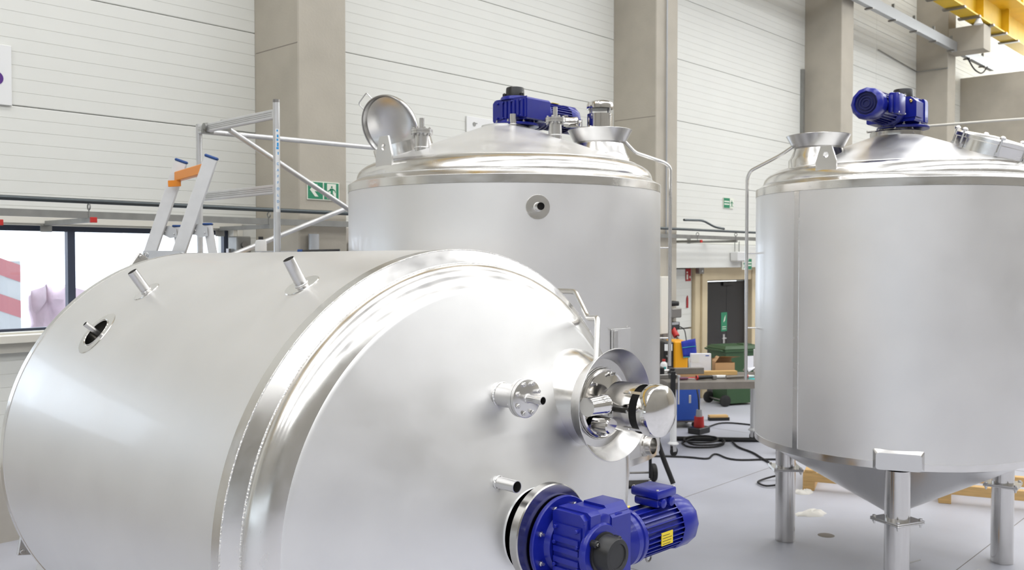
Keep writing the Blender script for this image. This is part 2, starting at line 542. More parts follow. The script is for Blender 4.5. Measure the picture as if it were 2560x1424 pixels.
# ---- concrete columns
names = ['far left beyond the frame', 'left of the ribbon window', 'beside the ribbon window carrying the green escape sign',
         'behind the standing tank with the open lid', 'behind the right-hand tank, second from the far end wall', 'nearest the far end wall under the yellow crane beam']
for k, x in enumerate(COLX):
    c = thing('concrete_column', 'square grey concrete column ' + names[k], 'column', (x + .305, 8.45, 0), group='columns along the panel wall')
    c['kind'] = 'structure'
    MB().bx(-.305, .305, -.39, .46, 0, ZC - .02, bev=.012).build('shaft', 'concrete', c)
    MB().bx(-.3055, -.3045, -.38, .40, 4.745, 4.753).build('formwork_seam', 'stain', c)
    if k == 5 or k < 4:
        MB().prism([(-.39, 7.97), (-1.25, 7.97), (-1.25, 8.60), (-.39, 8.60)], -.30, .30,
                   Matrix(((0, 0, 1, 0), (1, 0, 0, 0), (0, 1, 0, 0), (0, 0, 0, 1)))).build('corbel', 'concrete', c)
MB().bx(18.72, 18.80, 8.80, 8.87, 2.8, 6.6).build('cable_duct', 'galv', wall)
MB().cyl((12.28, 8.03, 2.9), (12.28, 8.03, 9.2), .014, n=8).build('conduit', 'tray', wall)
MB().cyl((12.40, 8.03, 1.9), (12.40, 8.03, 2.75), .012, n=8).build('conduit', 'tray', wall)

# ---- outdoors, seen through the ribbon window
struct(MB().bx(-25, 32, 9.6, 42, -.3, -.05).build('outdoor_ground', 'asphalt'), 'pale paved yard outside the window', 'ground')
br = thing('barrier_board', 'red and white diagonally striped barrier board outside the window', 'barrier', (3.46, 11.6, -.05))
MB().bx(-.75, .55, -.04, .04, .2, 2.55).build('board', 'stripe_white', br)
for k in range(6):
    z = .3 + k * .42
    MB().add([(-.75, -.045, z + .42), (.55, -.045, z - .1), (.55, -.045, z + .1), (-.75, -.045, z + .62)], [(0, 1, 2, 3)]).build('stripe', 'stripe_red', br)
MB().bx(-.6, -.5, -.03, .3, 0, .25).build('foot', 'galv', br)
MB().bx(.3, .4, -.03, .3, 0, .25).build('foot', 'galv', br)
random.seed(3)
tp = MB()
nx, nz = 18, 12
vs, fs = [], []
for i in range(nx + 1):
    for j in range(nz + 1):
        u, t = i / nx, j / nz
        vs.append((-.95 + 1.9 * u + random.uniform(-.05, .05), random.uniform(-.12, .12) + .25 * math.sin(u * 9), t * (2.15 + .3 * math.sin(u * 5 + 1)) * (1 - .25 * abs(u - .5))))
for i in range(nx):
    for j in range(nz):
        a = i * (nz + 1) + j
        fs.append((a, a + nz + 1, a + nz + 2, a + 1))
tp.add(vs, fs)
wr = tp.build('wrapped_bundle', 'tarp', None, ang=60)
wr.location = (5.32, 12.4, -.05)
tag(wr, 'pinkish plastic-wrapped bundle standing in the yard outside the window', 'bundle')
wr.modifiers.new('thickness', 'SOLIDIFY').thickness = .03
#@@SERVICES
# ================================================================== SERVICES ALONG THE WALL
pr = thing('service_pipe', 'dark grey pipe running the length of the wall above the tray', 'pipe', (0, 7.93, 3.005))
MB().cyl((-13.6, 0, 0), (25.5, 0, 0), .021, n=12).build('pipe_run', 'pipe_dark', pr)
tr = thing('cable_channel', 'galvanised steel channel running along the wall below the dark pipe', 'channel', (0, 7.95, 2.89))
MB().bx(-13.6, 25.5, -.02, .03, .022, .03).bx(-13.6, 25.5, -.02, .03, -.03, -.022).bx(-13.6, 25.5, .022, .03, -.022, .022).bx(-13.6, 25.5, -.02, -.012, -.022, .022).build('channel_run', 'galv', tr)
def bracket(x, z, yl, label, red=True):
    b = thing('wall_bracket', label, 'bracket', (x, 8.87, z), group='pipe brackets on the wall')
    MB().bx(-.025, .025, -yl, 0, -.02, .02).build('arm', 'galv', b)
    MB().bx(-.05, .05, -.012, 0, -.08, .08).build('plate', 'galv', b)
    if red:
        MB().bx(-.028, .028, -yl - .02, -yl, -.023, .023, bev=.003).build('end_cap', 'red', b)
    MB().cyl((0, -.94, .02), (0, -.94, .10), .006, n=8).torus(.026, .006, 0, 14, 6, Matrix.Translation((0, -.94, .115)) @ Matrix.Rotation(PI / 2, 4, 'Y')).build('pipe_clamp', 'galv', b)
bracket(3.30, 2.845, 1.02, 'grey wall bracket with red end cap under the pipe, left above the window')
bracket(2.55, 2.80, 1.08, 'grey wall bracket with red end cap at the left picture edge above the window')
bracket(5.05, 2.84, .99, 'short grey wall bracket left of the concrete column by the window', False)
bracket(6.9, 2.82, 1.0, 'grey wall bracket with red end cap between column and standing tank')
bracket(13.05, 2.82, 1.0, 'grey wall bracket with red end cap right of the column behind the standing tank')
bracket(14.3, 2.84, .96, 'grey wall bracket over the red extinguisher sign', False)
ck = MB().tube([(12.75, 8.0, 3.16), (13.3, 7.98, 3.17), (13.7, 7.99, 3.07), (14.0, 7.99, 3.05)], .02, n=8, fillet=.12).build('service_hose', 'pipe_dark')
tag(ck, 'dark bent hose dropping onto the channel beside the second column', 'hose')
jb = thing('junction_box', 'small grey box on the column edge right of the window', 'box', (5.22, 8.80, 2.62))
MB().bx(-.08, .09, -.12, .06, -.06, .14, bev=.01).build('body', 'galv', jb)
MB().cyl((-.0, -.12, .05), (0, -.15, .05), .035, n=14).build('knob', 'darksteel', jb)
MB().bx(-.05, .06, -.06, .04, -.26, -.06).build('duct', 'galv', jb)
hk = thing('window_latch', 'thin dark latch bar beside the window edge', 'latch', (5.11, 8.80, 2.45))
MB().bx(-.015, .015, -.03, .02, 0, .18).build('bar', 'darksteel', hk)
MB().cyl((0, -.03, 0), (0, -.06, 0), .015, n=10).build('pivot', 'darksteel', hk)

# boards and signs on wall and columns
bd = thing('notice_board', 'white notice board with purple print at the left edge of the wall', 'board', (2.70, 8.865, 3.88))
MB().bx(-.32, .32, -.02, 0, 0, .53, bev=.004).build('panel', 'white', bd)
MB().lathe([(0, 0), (.06, 0), (.06, .002), (0, .002)], 20, Matrix.Translation((.19, -.022, .23)) @ Matrix.Rotation(PI / 2, 4, 'X')).build('purple_dot', 'purple', bd)
bd = thing('notice_board', 'white board on the wall behind the blue motor of the standing tank', 'board', (9.25, 8.865, 3.95))
MB().bx(-.56, .6, -.02, 0, 0, .5, bev=.004).build('panel', 'white', bd)
MB().lathe([(0, 0), (.03, 0), (.03, .002), (0, .002)], 14, Matrix.Translation((-.42, -.022, .40)) @ Matrix.Rotation(PI / 2, 4, 'X')).bx(-.40, -.36, -.023, -.021, .41, .42).build('print_mark', 'galv', bd)

def ptri(b, pts, y):
    b.add([(x, y, z) for x, z in pts], [tuple(range(len(pts)))])

def man(b, sx, sz, s, y):
    """running figure of the escape sign"""
    def P(x, z):
        return (sx + x * s, sz + z * s)
    b.lathe([(0, 0), (.075 * s, 0)], 14, Matrix.Translation((sx + .03 * s, y, sz + .83 * s)) @ Matrix.Rotation(PI / 2, 4, 'X'))
    ptri(b, [P(-.10, .72), P(.14, .74), P(.12, .36), P(-.06, .38)], y)
    ptri(b, [P(.10, .73), P(.33, .62), P(.38, .44), P(.31, .43), P(.27, .56), P(.08, .62)], y)
    ptri(b, [P(-.08, .73), P(-.22, .58), P(-.33, .56), P(-.34, .49), P(-.18, .51), P(-.02, .62)], y)
    ptri(b, [P(-.06, .40), P(.04, .38), P(-.02, .18), P(-.18, .02), P(-.27, .06), P(-.11, .22)], y)
    ptri(b, [P(.02, .38), P(.13, .38), P(.22, .22), P(.36, .14), P(.33, .06), P(.14, .16)], y)

es = thing('escape_sign', 'green and cream running man escape sign with left arrow on the concrete column', 'sign', (5.79, 8.058, 3.14))
MB().bx(-.205, .205, -.006, 0, 0, .195).build('plate', 'sign_cream', es)
MB().bx(-.195, -.008, -.0075, -.006, .01, .185).build('arrow_field', 'sign_green', es)
b = MB()
ptri(b, [(-.172, .105), (-.12, .165), (-.075, .165), (-.115, .118), (-.03, .118), (-.03, .09), (-.115, .09), (-.065, .035), (-.11, .035)], -.009)
b.build('arrow', 'sign_cream', es)
MB().bx(.008, .195, -.0075, -.006, .01, .185).build('figure_field', 'sign_green', es)
MB().bx(.045, .16, -.0088, -.0075, .02, .178).build('doorway', 'sign_cream', es)
b = MB()
man(b, .10, .02, .15, -.0098)
b.build('running_figure', 'sign_green', es)

def small_escape(x, y, z, w_, h_, label, flip):
    s = thing('escape_sign', label, 'sign', (x, y, z))
    MB().bx(0, w_, -.012, 0, 0, h_).build('plate', 'sign_cream', s)
    g0, g1 = (0.02 * w_, .62 * w_) if not flip else (.5 * w_, .97 * w_)
    MB().bx(g0, g1, -.0135, -.012, .03 * h_, .97 * h_).build('text_field', 'sign_green', s)
    b = MB()
    b.bx(g0 + .02, g1 - .02, -.0148, -.0135, .58 * h_, .70 * h_)
    b.bx(g0 + .02, g1 - .02, -.0148, -.0135, .33 * h_, .45 * h_)
    b.build('text_lines', 'sign_cream', s)
    b = MB()
    man(b, .80 * w_ if not flip else .26 * w_, .08 * h_, .8 * h_, -.0138)
    b.build('running_figure', 'sign_green', s)
small_escape(15.49, 8.865, 3.50, .38, .20, 'green escape route sign high on the panel wall left of the right-hand tank', False)
small_escape(15.62, 8.54, 2.335, .38, .21, 'green and white exit sign on the beam above the black door', True)
el = thing('emergency_light', 'white box lamp on the wall above the exit sign', 'lamp', (15.42, 8.545, 2.50))
MB().bx(-.22, .2, -.16, 0, 0, .17, bev=.012).build('housing', 'white', el)
MB().bx(-.2, .18, -.14, -.02, -.012, 0).build('lens', 'offwhite', el)
MB().cyl((.06, -.03, .17), (.06, -.03, .36), .008, n=8).cyl((-.1, -.03, .17), (-.1, -.03, .36), .008, n=8).build('conduit', 'galv', el)
fs_ = thing('extinguisher_sign', 'red fire extinguisher sign on the wall left of the black door', 'sign', (14.19, 8.865, 2.14))
MB().bx(0, .17, -.008, 0, 0, .22).build('plate', 'sign_red', fs_)
MB().bx(.02, .07, -.0095, -.008, .03, .12).build('pictogram', 'sign_cream', fs_)
MB().bx(.02, .06, -.0095, -.008, .14, .17).build('pictogram', 'sign_cream', fs_)
MB().bx(.12, .15, -.0095, -.008, .05, .09).build('pictogram', 'sign_cream', fs_)
fe = thing('hydrant_strip', 'narrow red marker strip on the wall below the extinguisher sign', 'sign', (14.22, 8.865, 1.66))
MB().prism([(0, 0), (.05, 0), (.05, .16), (.03, .22), (0, .16)], 0, .012, Matrix(((1, 0, 0, 0), (0, 0, -1, 0), (0, 1, 0, 0), (0, 0, 0, 1)))).build('plate', 'sign_red', fe)
ac = thing('door_contact_box', 'small dark box at the top of the beige door jamb', 'box', (14.50, 8.74, 2.27))
MB().bx(-.09, .07, -.03, .05, 0, .11, bev=.006).build('body', 'darksteel', ac)
MB().lathe([(0, 0), (.02, 0), (.015, .01), (0, .012)], 12, Matrix.Translation((.0, -.03, .05)) @ Matrix.Rotation(PI / 2, 4, 'X')).build('lens', 'white', ac)

# ---- crane runway, cable trunking near the roof
cr = thing('crane_runway_beam', 'yellow steel crane runway beam with walkway rail, upper right', 'crane beam', (0, 7.35, 8.66))
MB().bx(-13.5, 35.5, -.2, .2, 0, .035).bx(-13.5, 35.5, -.2, .2, .72, .755).bx(-13.5, 35.5, -.012, .012, .035, .72).build('girder', 'crane', cr)
MB().bx(-13.5, 35.5, -.04, .04, .755, .83).build('rail', 'darksteel', cr)
for k in range(14):
    x = 13.2 + k * 1.18
    MB().bx(x - .07, x + .07, -.26, .26, -.05, 0).build('flange_clamp', 'darksteel', cr)
for k in range(7):
    x = 14.0 + k * 2.3
    MB().bx(x - .015, x + .015, -.2, .2, .035, .72).build('stiffener', 'crane', cr)
for k in range(16):
    x = 20.3 + k * .95
    MB().bx(x - .03, x + .03, -.52, -.46, .75, 1.9).build('rail_post', 'crane', cr)
MB().bx(19.5, 35.5, -.52, -.46, 1.84, 1.9).bx(19.5, 35.5, -.52, -.46, 1.3, 1.35).build('walkway_rail', 'crane', cr)
MB().bx(19.5, 35.5, -.6, -.2, .70, .75).build('walkway', 'crane', cr)
lm = thing('work_lamp', 'small white lamp hanging under the yellow crane beam', 'lamp', (25.05, 7.15, 8.45))
MB().lathe([(0, .14), (.05, .14), (.11, 0), (0, 0)], 16).build('shade', 'white', lm)
MB().cyl((0, 0, .14), (0, 0, .2), .012, n=8).build('stem', 'darksteel', lm)
ct = thing('cable_trunking', 'long grey cable trunking running along the columns below the crane beam', 'trunking', (0, 7.9, 7.98))
MB().bx(-13, 29.0, -.06, .06, 0, .24).build('trunk', 'tray', ct)
for k in range(9):
    x = 17.3 + k * 1.35
    MB().bx(x - .04, x + .04, -.08, .1, -.03, .0).build('strap', 'darksteel', ct)
    MB().bx(x - .02, x + .02, -.03, .03, .24, .36).build('hanger', 'galv', ct)
cx_ = MB().tube([(26.6, 7.85, 7.955), (27.0, 7.8, 7.70), (27.7, 7.8, 7.68), (28.2, 7.8, 7.955)], .02, n=8, fillet=.25).build('drooping_cable', 'rubber')
tag(cx_, 'black cable drooping below the grey trunking near the end wall', 'cable')
wr_ = MB().tube([(22.95, 8.84, 7.72), (25.65, 8.84, 7.58), (25.655, 8.05, 7.58)], .014, n=8, fillet=.1).build('wall_conduit', 'galv')
tag(wr_, 'thin grey conduit slanting across the panels to the last column', 'conduit')
#@@TANKS
# ================================================================== TANKS
def bez(p0, p1, p2, p3, n=8):
    out = []
    for i in range(n + 1):
        t = i / n
        out.append(tuple(p0[k] * (1 - t) ** 3 + 3 * p1[k] * t * (1 - t) ** 2 + 3 * p2[k] * t * t * (1 - t) + p3[k] * t ** 3 for k in (0, 1)))
    return out

RC = .86       # cone begins at this fraction of the radius
def cone_z(r, R):
    return (.13 + max(0, RC - r / R) / RC * (.446 - .13)) * R

def tank_body(t, R, L, n=192):
    """shell, polished bands, lip, knuckle and cone about the local z axis; z = 0 at the upper shell edge"""
    MB().lathe([(R - .012, -L + .05), (R, -L + .05), (R, -.058), (R - .012, -.058)], n).build('shell', 'shell', t)
    MB().lathe([(R - .01, -.058), (R + .0025, -.057), (R + .0025, 0), (R - .01, 0)], n).build('top_band', 'polish', t)
    MB().lathe([(R + .002, 0), (R - .004, .004), (.9475 * R, .035 * R)], n).build('lip_ring', 'polish', t)
    MB().torus(.9475 * R, .0045, .035 * R, n, 6).build('weld_bead', 'weld', t)
    MB().torus(R - .0005, .003, .001, n, 6).build('edge_bead', 'weld', t)
    MB().lathe([(a * R, b * R) for a, b in bez((.9475, .035), (.9475, .088), (.905, .113), (RC, .13), 12)], n).build('knuckle', 'polish', t)
    MB().lathe([(RC * R + .004, .13 * R - .003), (RC * R - .004, .13 * R + .0045), (RC * R - .016, .13 * R + .0075), (.15 * R, cone_z(.15 * R, R)), (.15 * R, .40 * R)], n).build('cone_head', 'cone', t)
    MB().lathe([(R - .01, -L + .051), (R + .0025, -L + .05), (R + .0025, -L), (R - .01, -L)], n).build('bottom_band', 'polish', t)

def pad_ring(t, R, r=.235, dz=0.0, h=.045, rim=.025):
    z = cone_z(.16 * R, R) + dz
    MB().lathe([(r * .9, z - .10), (r, z - .06), (r, z + rim), (r - .012, z + rim + .01), (r * .74, z + rim + .011), (r * .74, z + h), (.05, z + h)], 64).build('motor_pad', 'pad', t)
    b = MB()
    for k in range(8):
        a = 2 * PI * k / 8 + .3
        b = MB().hexbolt(Matrix.Translation((r * .86 * math.cos(a), r * .86 * math.sin(a), z + rim + .01)), .010, .008, .006)
        b.build('pad_bolt', 'satin', t)
    return z + h

def nozzle_flanged(t, p, d, h, rp, rf, tip, rt, nb=8, weld=True):
    """pipe branch with a bolted blind flange and a thin outlet"""
    p, d = Vector(p), Vector(d).normalized()
    m = frame(p, d)
    br_ = MB().lathe([(rp, -.06), (rp, h)], 28, m).build('branch', 'satin', t)
    MB().torus(rp + .001, .004, 0.012, 28, 6, m).build('branch_weld', 'weld', br_)
    f = MB().lathe([(rp, h - .004), (rf, h - .004), (rf, h + .012), (0, h + .012)], 40, m).build('flange', 'satin', t)
    MB().lathe([(rf, h + .0135), (rf, h + .028), (rf - .003, h + .030), (0, h + .030)], 40, m).build('blind_flange', 'satin', f)
    MB().lathe([(rp * 1.2, h + .011), (rp * 1.2, h + .014)], 30, m).build('gasket', 'black', f)
    for k in range(nb):
        a = 2 * PI * (k + .5) / nb
        q = m @ Matrix.Translation((rf * .80 * math.cos(a), rf * .80 * math.sin(a), 0))
        MB().hexbolt(q @ Matrix.Translation((0, 0, h + .030)), rf * .13, rf * .12, rf * .06).hexbolt(q @ Matrix.Translation((0, 0, h - .004)) @ Matrix.Rotation(PI, 4, 'X'), rf * .13, rf * .12, rf * .08).build('flange_bolt', 'satin', f)
    o = MB().lathe([(rt, h + .02), (rt, h + .03 + tip), (rt - .002, h + .03 + tip), (rt - .002, h + .03)], 24, m).build('outlet', 'satin', t)
    MB().lathe([(0, h + .03 + tip * .5), (rt - .0025, h + .03 + tip * .5)], 20, m).build('bore_shade', 'bore_shade', o)
    MB().lathe([(rt + .003, h + .03), (rt + .003, h + .034), (rt, h + .037)], 24, m).build('outlet_weld', 'weld', o)

def stub(t, p, d, h, r, padr=0.0, R=None, name='stub_pipe'):
    p, d = Vector(p), Vector(d).normalized()
    m = frame(p, d)
    o = MB().lathe([(r, -.05), (r, h), (r - .0025, h), (r - .0025, h - .12)], 28, m).build(name, 'satin', t)
    MB().lathe([(0, h * .55), (r - .002, h * .55)], 24, m).build('bore_shade', 'bore_shade', o)
    MB().torus(r + .001, .0035, .006, 28, 6, m).build('stub_weld', 'weld', o)
    return o

def shell_pad(t, R, ang, zc, r, mat_='polish', hole=0.0, name='nozzle_pad', th=.004):
    """round pad hugging the shell"""
    n, rings = 40, [1.0, .97, .6, hole / r if hole else .0]
    vs, fs = [], []
    for k, q in enumerate(rings):
        rr = R + (0.0003 if k == 0 else th)
        for i in range(n):
            a = 2 * PI * i / n
            du, dz = q * r * math.cos(a), q * r * math.sin(a)
            th_ = ang + du / R
            vs.append((rr * math.cos(th_), rr * math.sin(th_), zc + dz))
    for k in range(len(rings) - 1):
        for i in range(n):
            j = (i + 1) % n
            fs.append((k * n + i, k * n + j, (k + 1) * n + j, (k + 1) * n + i))
    return MB().add(vs, fs).build(name, mat_, t)

def collar(t, cx, cy, zb, zt, s=1.0, pipe_pts=None, base_r=.225):
    """manway neck that narrows and then flares into a drip collar"""
    m = Matrix.Translation((cx, cy, 0))
    w0 = zt - .092 * s
    nk = MB().lathe([(base_r * s, zb - .14), (base_r * s, zb), (.205 * s, zb + .3 * (w0 - zb)), (.178 * s, w0), (.168 * s, w0)], 64, m).build('manway_neck', 'polish', t)
    cl_ = MB().lathe([(.172 * s, w0), (.192 * s, w0), (.195 * s, w0 + .004), (.243 * s, zt), (.2405 * s, zt + .0005), (.193 * s, w0 + .008), (.150 * s, w0 + .008)], 72, m).build('drip_collar', 'satin', t)
    MB().torus(.243 * s, .002, zt, 72, 6, m).build('collar_rim', 'satin', cl_)
    MB().lathe([(.152 * s, w0 - .02), (.152 * s, w0 + .03 * s), (.144 * s, w0 + .034 * s), (.138 * s, w0 + .03 * s), (.138 * s, w0 - .03), (0, w0 - .03)], 64, m).build('manway_seat', 'mirror', nk)
    MB().torus(.156 * s, .0035, w0 + .01, 64, 6, m).build('seat_weld', 'weld', nk)
    if pipe_pts:
        MB().tube(pipe_pts, .0135 * s, n=12, fillet=.03 * s).build('drain_pipe', 'satin', t)
    return w0

def vent_valve(mtx, label, s=1.0, side=PI):
    """domed pressure vent sitting in the collar"""
    v = thing('vent_valve', label, 'valve', mtx=mtx)
    S = Matrix.Scale(s, 4)
    MB(S).lathe([(0, 0), (.135, 0), (.135, .012), (.11, .016), (.06, .03), (.055, .06), (.07, .075), (.093, .08)], 48).build('base_plate', 'mirror', v)
    can = MB(S).lathe([(.088, .078), (.093, .08), (.093, .20), (.0915, .20), (.0915, .09)], 56).build('canister', 'mirror', v)
    MB(S).lathe([(0, .185), (.0912, .185)], 40).build('canister_shadow_plate', 'bore_shade', can)
    dm = MB(S).lathe([(.088, .236), (.097, .238), (.099, .262), (.095, .280), (.072, .292), (.040, .300), (0, .303)], 56).build('dome_cap', 'mirror', v)
    MB(S).lathe([(0, .2365), (.0885, .2365)], 40).build('dome_underside', 'darksteel', dm)
    for k in range(4):
        a = side + PI / 4 + k * PI / 2
        c, n_ = math.cos(a), math.sin(a)
        MB(S).bx(-.006, .006, -.0015, .0015, .16, .245, m=Matrix.Rotation(a, 4, 'Z') @ Matrix.Translation((.0945, 0, 0)) @ Matrix.Rotation(PI / 2, 4, 'Z')).build('cap_strut', 'satin', v)
        MB(S).hexbolt(frame((.096 * c, .096 * n_, .185), (c, n_, 0)), .005, .005).build('strut_screw', 'satin', v)
    for k in range(6):
        a = side + .25 + k * PI / 3
        c, n_ = math.cos(a), math.sin(a)
        MB(S).hexbolt(Matrix.Translation((.118 * c, .118 * n_, .014)), .010, .010, .018).build('clamp_bolt', 'satin', v)
    # small sensor cylinder reaching out sideways
    u = Vector((math.cos(side), math.sin(side), 0))
    q = Vector((-u.y, u.x, 0))
    sc_ = MB(S).lathe([(0, 0), (.034, 0), (.034, .075), (.036, .078), (.036, .10), (.030, .105), (.012, .11), (.012, .13)], 32,
                      frame(u * .265 - q * .03 + Vector((0, 0, .150)), -u)).build('sensor', 'mirror', v)
    MB(S).bx(.088, .25, -.004, .004, .100, .106, m=Matrix.Rotation(side, 4, 'Z') @ Matrix.Translation((0, -.03, .01))).build('sensor_arm', 'satin', v)
    MB(S).bx(.155, .161, -.012, .012, .06, .16, m=Matrix.Rotation(side, 4, 'Z') @ Matrix.Translation((0, .0, 0))).bx(.13, .136, -.012, .012, .07, .16, m=Matrix.Rotation(side, 4, 'Z') @ Matrix.Translation((0, .01, 0))).build('sensor_bracket', 'satin', v)
    MB(S).lathe([(0, .03), (.03, .03), (.03, .10), (.025, .105), (0, .105)], 24, Matrix.Rotation(side + .75, 4, 'Z') @ Matrix.Translation((.10, 0, 0))).build('relief_pot', 'mirror', v)
    return v

def gear_motor(mtx, label, s=1.0):
    """bevel gear motor: flange at z = 0, output axis z, motor along +x, terminal box on +y"""
    g = thing('gear_motor', label, 'motor', mtx=mtx, group='blue gear motors on the tanks')
    S = Matrix.Scale(s, 4)
    f = MB(S).lathe([(0, -.02), (.10, -.02), (.185, -.016), (.187, -.012), (.187, .0), (.183, .004), (.125, .006), (.115, .03), (0, .03)], 56).build('output_flange', 'blue', g)
    for k in range(8):
        a = 2 * PI * (k + .5) / 8
        MB(S).hexbolt(Matrix.Translation((.155 * math.cos(a), .155 * math.sin(a), .005)), .011, .009, .012).build('flange_bolt', 'satin', f)
    # housing: slab with chamfered corners, extruded along x
    prof = [(-.205, .03), (-.205, .175), (-.19, .19), (.135, .19), (.155, .168), (.155, .035), (.145, .022), (-.195, .022)]
    mx = Matrix(((0, 0, 1, 0), (1, 0, 0, 0), (0, 1, 0, 0), (0, 0, 0, 1)))
    h = MB(S).prism(prof, -.088, .185, mx).build('housing', 'blue', g)
    MB(S).prism([(-.16, .02), (-.15, .195), (.15, .2), (.162, .182), (.162, .028)], -.06, .0, mx).build('housing_step', 'blue', h)
    MB(S).prism([(-.12, .04), (-.12, .2), (.12, .2), (.165, .16), (.165, .05)], .07, .192, mx).build('housing_shoulder', 'blue', h)
    # end cover with vertical ribs
    e = MB(S).prism([(-.20, .035), (-.20, .178), (.105, .178), (.105, .035)], -.096, -.088, mx).build('end_cover', 'blue', g)
    for k in range(6):
        y = -.175 + k * .042
        MB(S).prism([(y, .04), (y, .172), (y + .022, .172), (y + .022, .04)], -.106, -.096, mx).build('cover_rib', 'blue', e)
    for (y, z) in ((.092, .05), (.092, .162), (.03, .045), (-.06, .045), (-.06, .168), (-.15, .05), (-.15, .165), (.03, .166)):
        MB(S).hexbolt(frame((-.096, y, z), (-1, 0, 0)), .009, .014).build('cover_bolt', 'blue', e)
    MB(S).bx(-.09, -.082, -.20, .12, .184, .194).build('housing_lip', 'blue', h)
    # bosses on the front face, then the black shaft cap
    MB(S).lathe([(.115, .185), (.115, .20), (.108, .212), (.07, .214)], 48).build('bearing_boss', 'blue', g)
    MB(S).lathe([(.045, .188), (.045, .194), (.040, .197), (0, .197)], 32, Matrix.Translation((.03, .10, 0))).build('inspection_cover', 'blue', h)
    MB(S).lathe([(.05, .188), (.05, .193), (.045, .196), (0, .196)], 32, Matrix.Translation((.12, .085, 0))).build('cast_boss', 'blue', h)
    cp = MB(S).lathe([(.082, .212), (.082, .222), (.074, .224), (.070, .282), (.066, .288), (.050, .289), (.048, .284), (0, .284)], 48).build('shaft_cap', 'black', g)
    for a in (2.5, 4.6, .5):
        MB(S).lathe([(0, .212), (.016, .212), (.016, .236), (.012, .24), (0, .24)], 12, Matrix.Translation((.083 * math.cos(a), .083 * math.sin(a), 0))).build('cap_lug', 'black', cp)
        MB(S).hexbolt(Matrix.Translation((.085 * math.cos(a), .085 * math.sin(a), .24)), .006, .005).build('cap_screw', 'satin', cp)
    # motor
    X = frame((.175, -.018, .105), (1, 0, 0), (0, 1, 0))
    MB(S).lathe([(.075, -.02), (.085, .0), (.10, .03), (.118, .05), (.118, .075), (.112, .08), (.112, .09), (.118, .093), (.118, .112), (.10, .118)], 40, X).build('adaptor', 'blue', g)
    for k in range(6):
        a = 2 * PI * k / 6 + .2
        MB(S).hexbolt(X @ Matrix.Translation((.106 * math.cos(a), .106 * math.sin(a), .112)), .009, .012).build('adaptor_bolt', 'blue', g)
    mf = MB(S).lathe([(0, .115), (.093, .115), (.093, .40), (0, .40)], 40, X)
    fr_ = mf.build('motor_frame', 'blue', g)
    for k in range(30):
        a = 2 * PI * k / 30 + .05
        if abs(((a - 0 + PI) % (2 * PI)) - PI) < .45:
            continue
        MB(S).box((.100, 0, .255), (.020, .0045, .26), X @ Matrix.Rotation(a, 4, 'Z')).build('cooling_fin', 'blue', fr_)
    cw = MB(S).lathe([(.112, .36), (.116, .365), (.116, .455), (.108, .472), (.085, .480), (.083, .474), (.083, .46)], 12, X @ Matrix.Translation((0, 0, .02))).build('fan_cowl', 'blue', g, ang=50)
    MB(S).lathe([(.083, .462), (0, .462)], 32, X @ Matrix.Translation((0, 0, .02))).build('fan_guard', 'bluedark', cw)
    for r_ in (.065, .045, .025):
        MB(S).torus(r_, .004, .488, 32, 6, X).build('guard_ring', 'bluedark', cw)
    tb = MB(S).bx(.415, .535, .085, .125, .04, .17, bev=.012, seg=2).build('terminal_box', 'blue', g)
    MB(S).bx(.405, .545, .125, .165, .03, .18, bev=.010, seg=2).build('box_lid', 'blue', tb)
    for (x, z) in ((.416, .041), (.534, .041), (.416, .169), (.534, .169)):
        MB(S).hexbolt(frame((x, .164, z), (0, 1, 0)), .006, .004).build('lid_screw', 'satin', tb)
    for x in (.445, .505):
        MB(S).lathe([(.02, 0), (.02, .014), (.014, .018), (0, .018)], 16, frame((x, .105, .169), (0, 0, 1))).build('cable_gland', 'blue', tb)
    pl = MB(S).bx(.385, .465, -.06, -.005, .2125, .2165).build('rating_plate', 'yellow_label', g)
    b = MB(S)
    for k in range(4):
        b.bx(.391, .391 + (.05, .066, .062, .055)[k], -.018 - k * .012, -.016 - k * .012, .2166, .2172)
    b.build('plate_print', 'print', pl)
    MB(S).torus(.018, .0045, 0, 18, 8, Matrix.Translation((.44, -.145, .105))).build('lifting_eye', 'darksteel', g)
    MB(S).lathe([(.008, 0), (.011, .006), (.011, .016), (.006, .022), (.006, .034), (0, .036)], 10, frame((.19, .125, .16), (1, .25, .3))).build('breather_plug', 'brass', g)
    return g
#@@T3
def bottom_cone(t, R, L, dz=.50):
    MB().lathe([(R - .002, -L), (.955 * R, -L - .004), (.92 * R, -L - .03), (.06, -L - dz), (0.06, -L - dz - .06), (0, -L - dz - .06)], 128).build('bottom_cone', 'satin', t)  # darker steel stands in for the shaded floor it would reflect

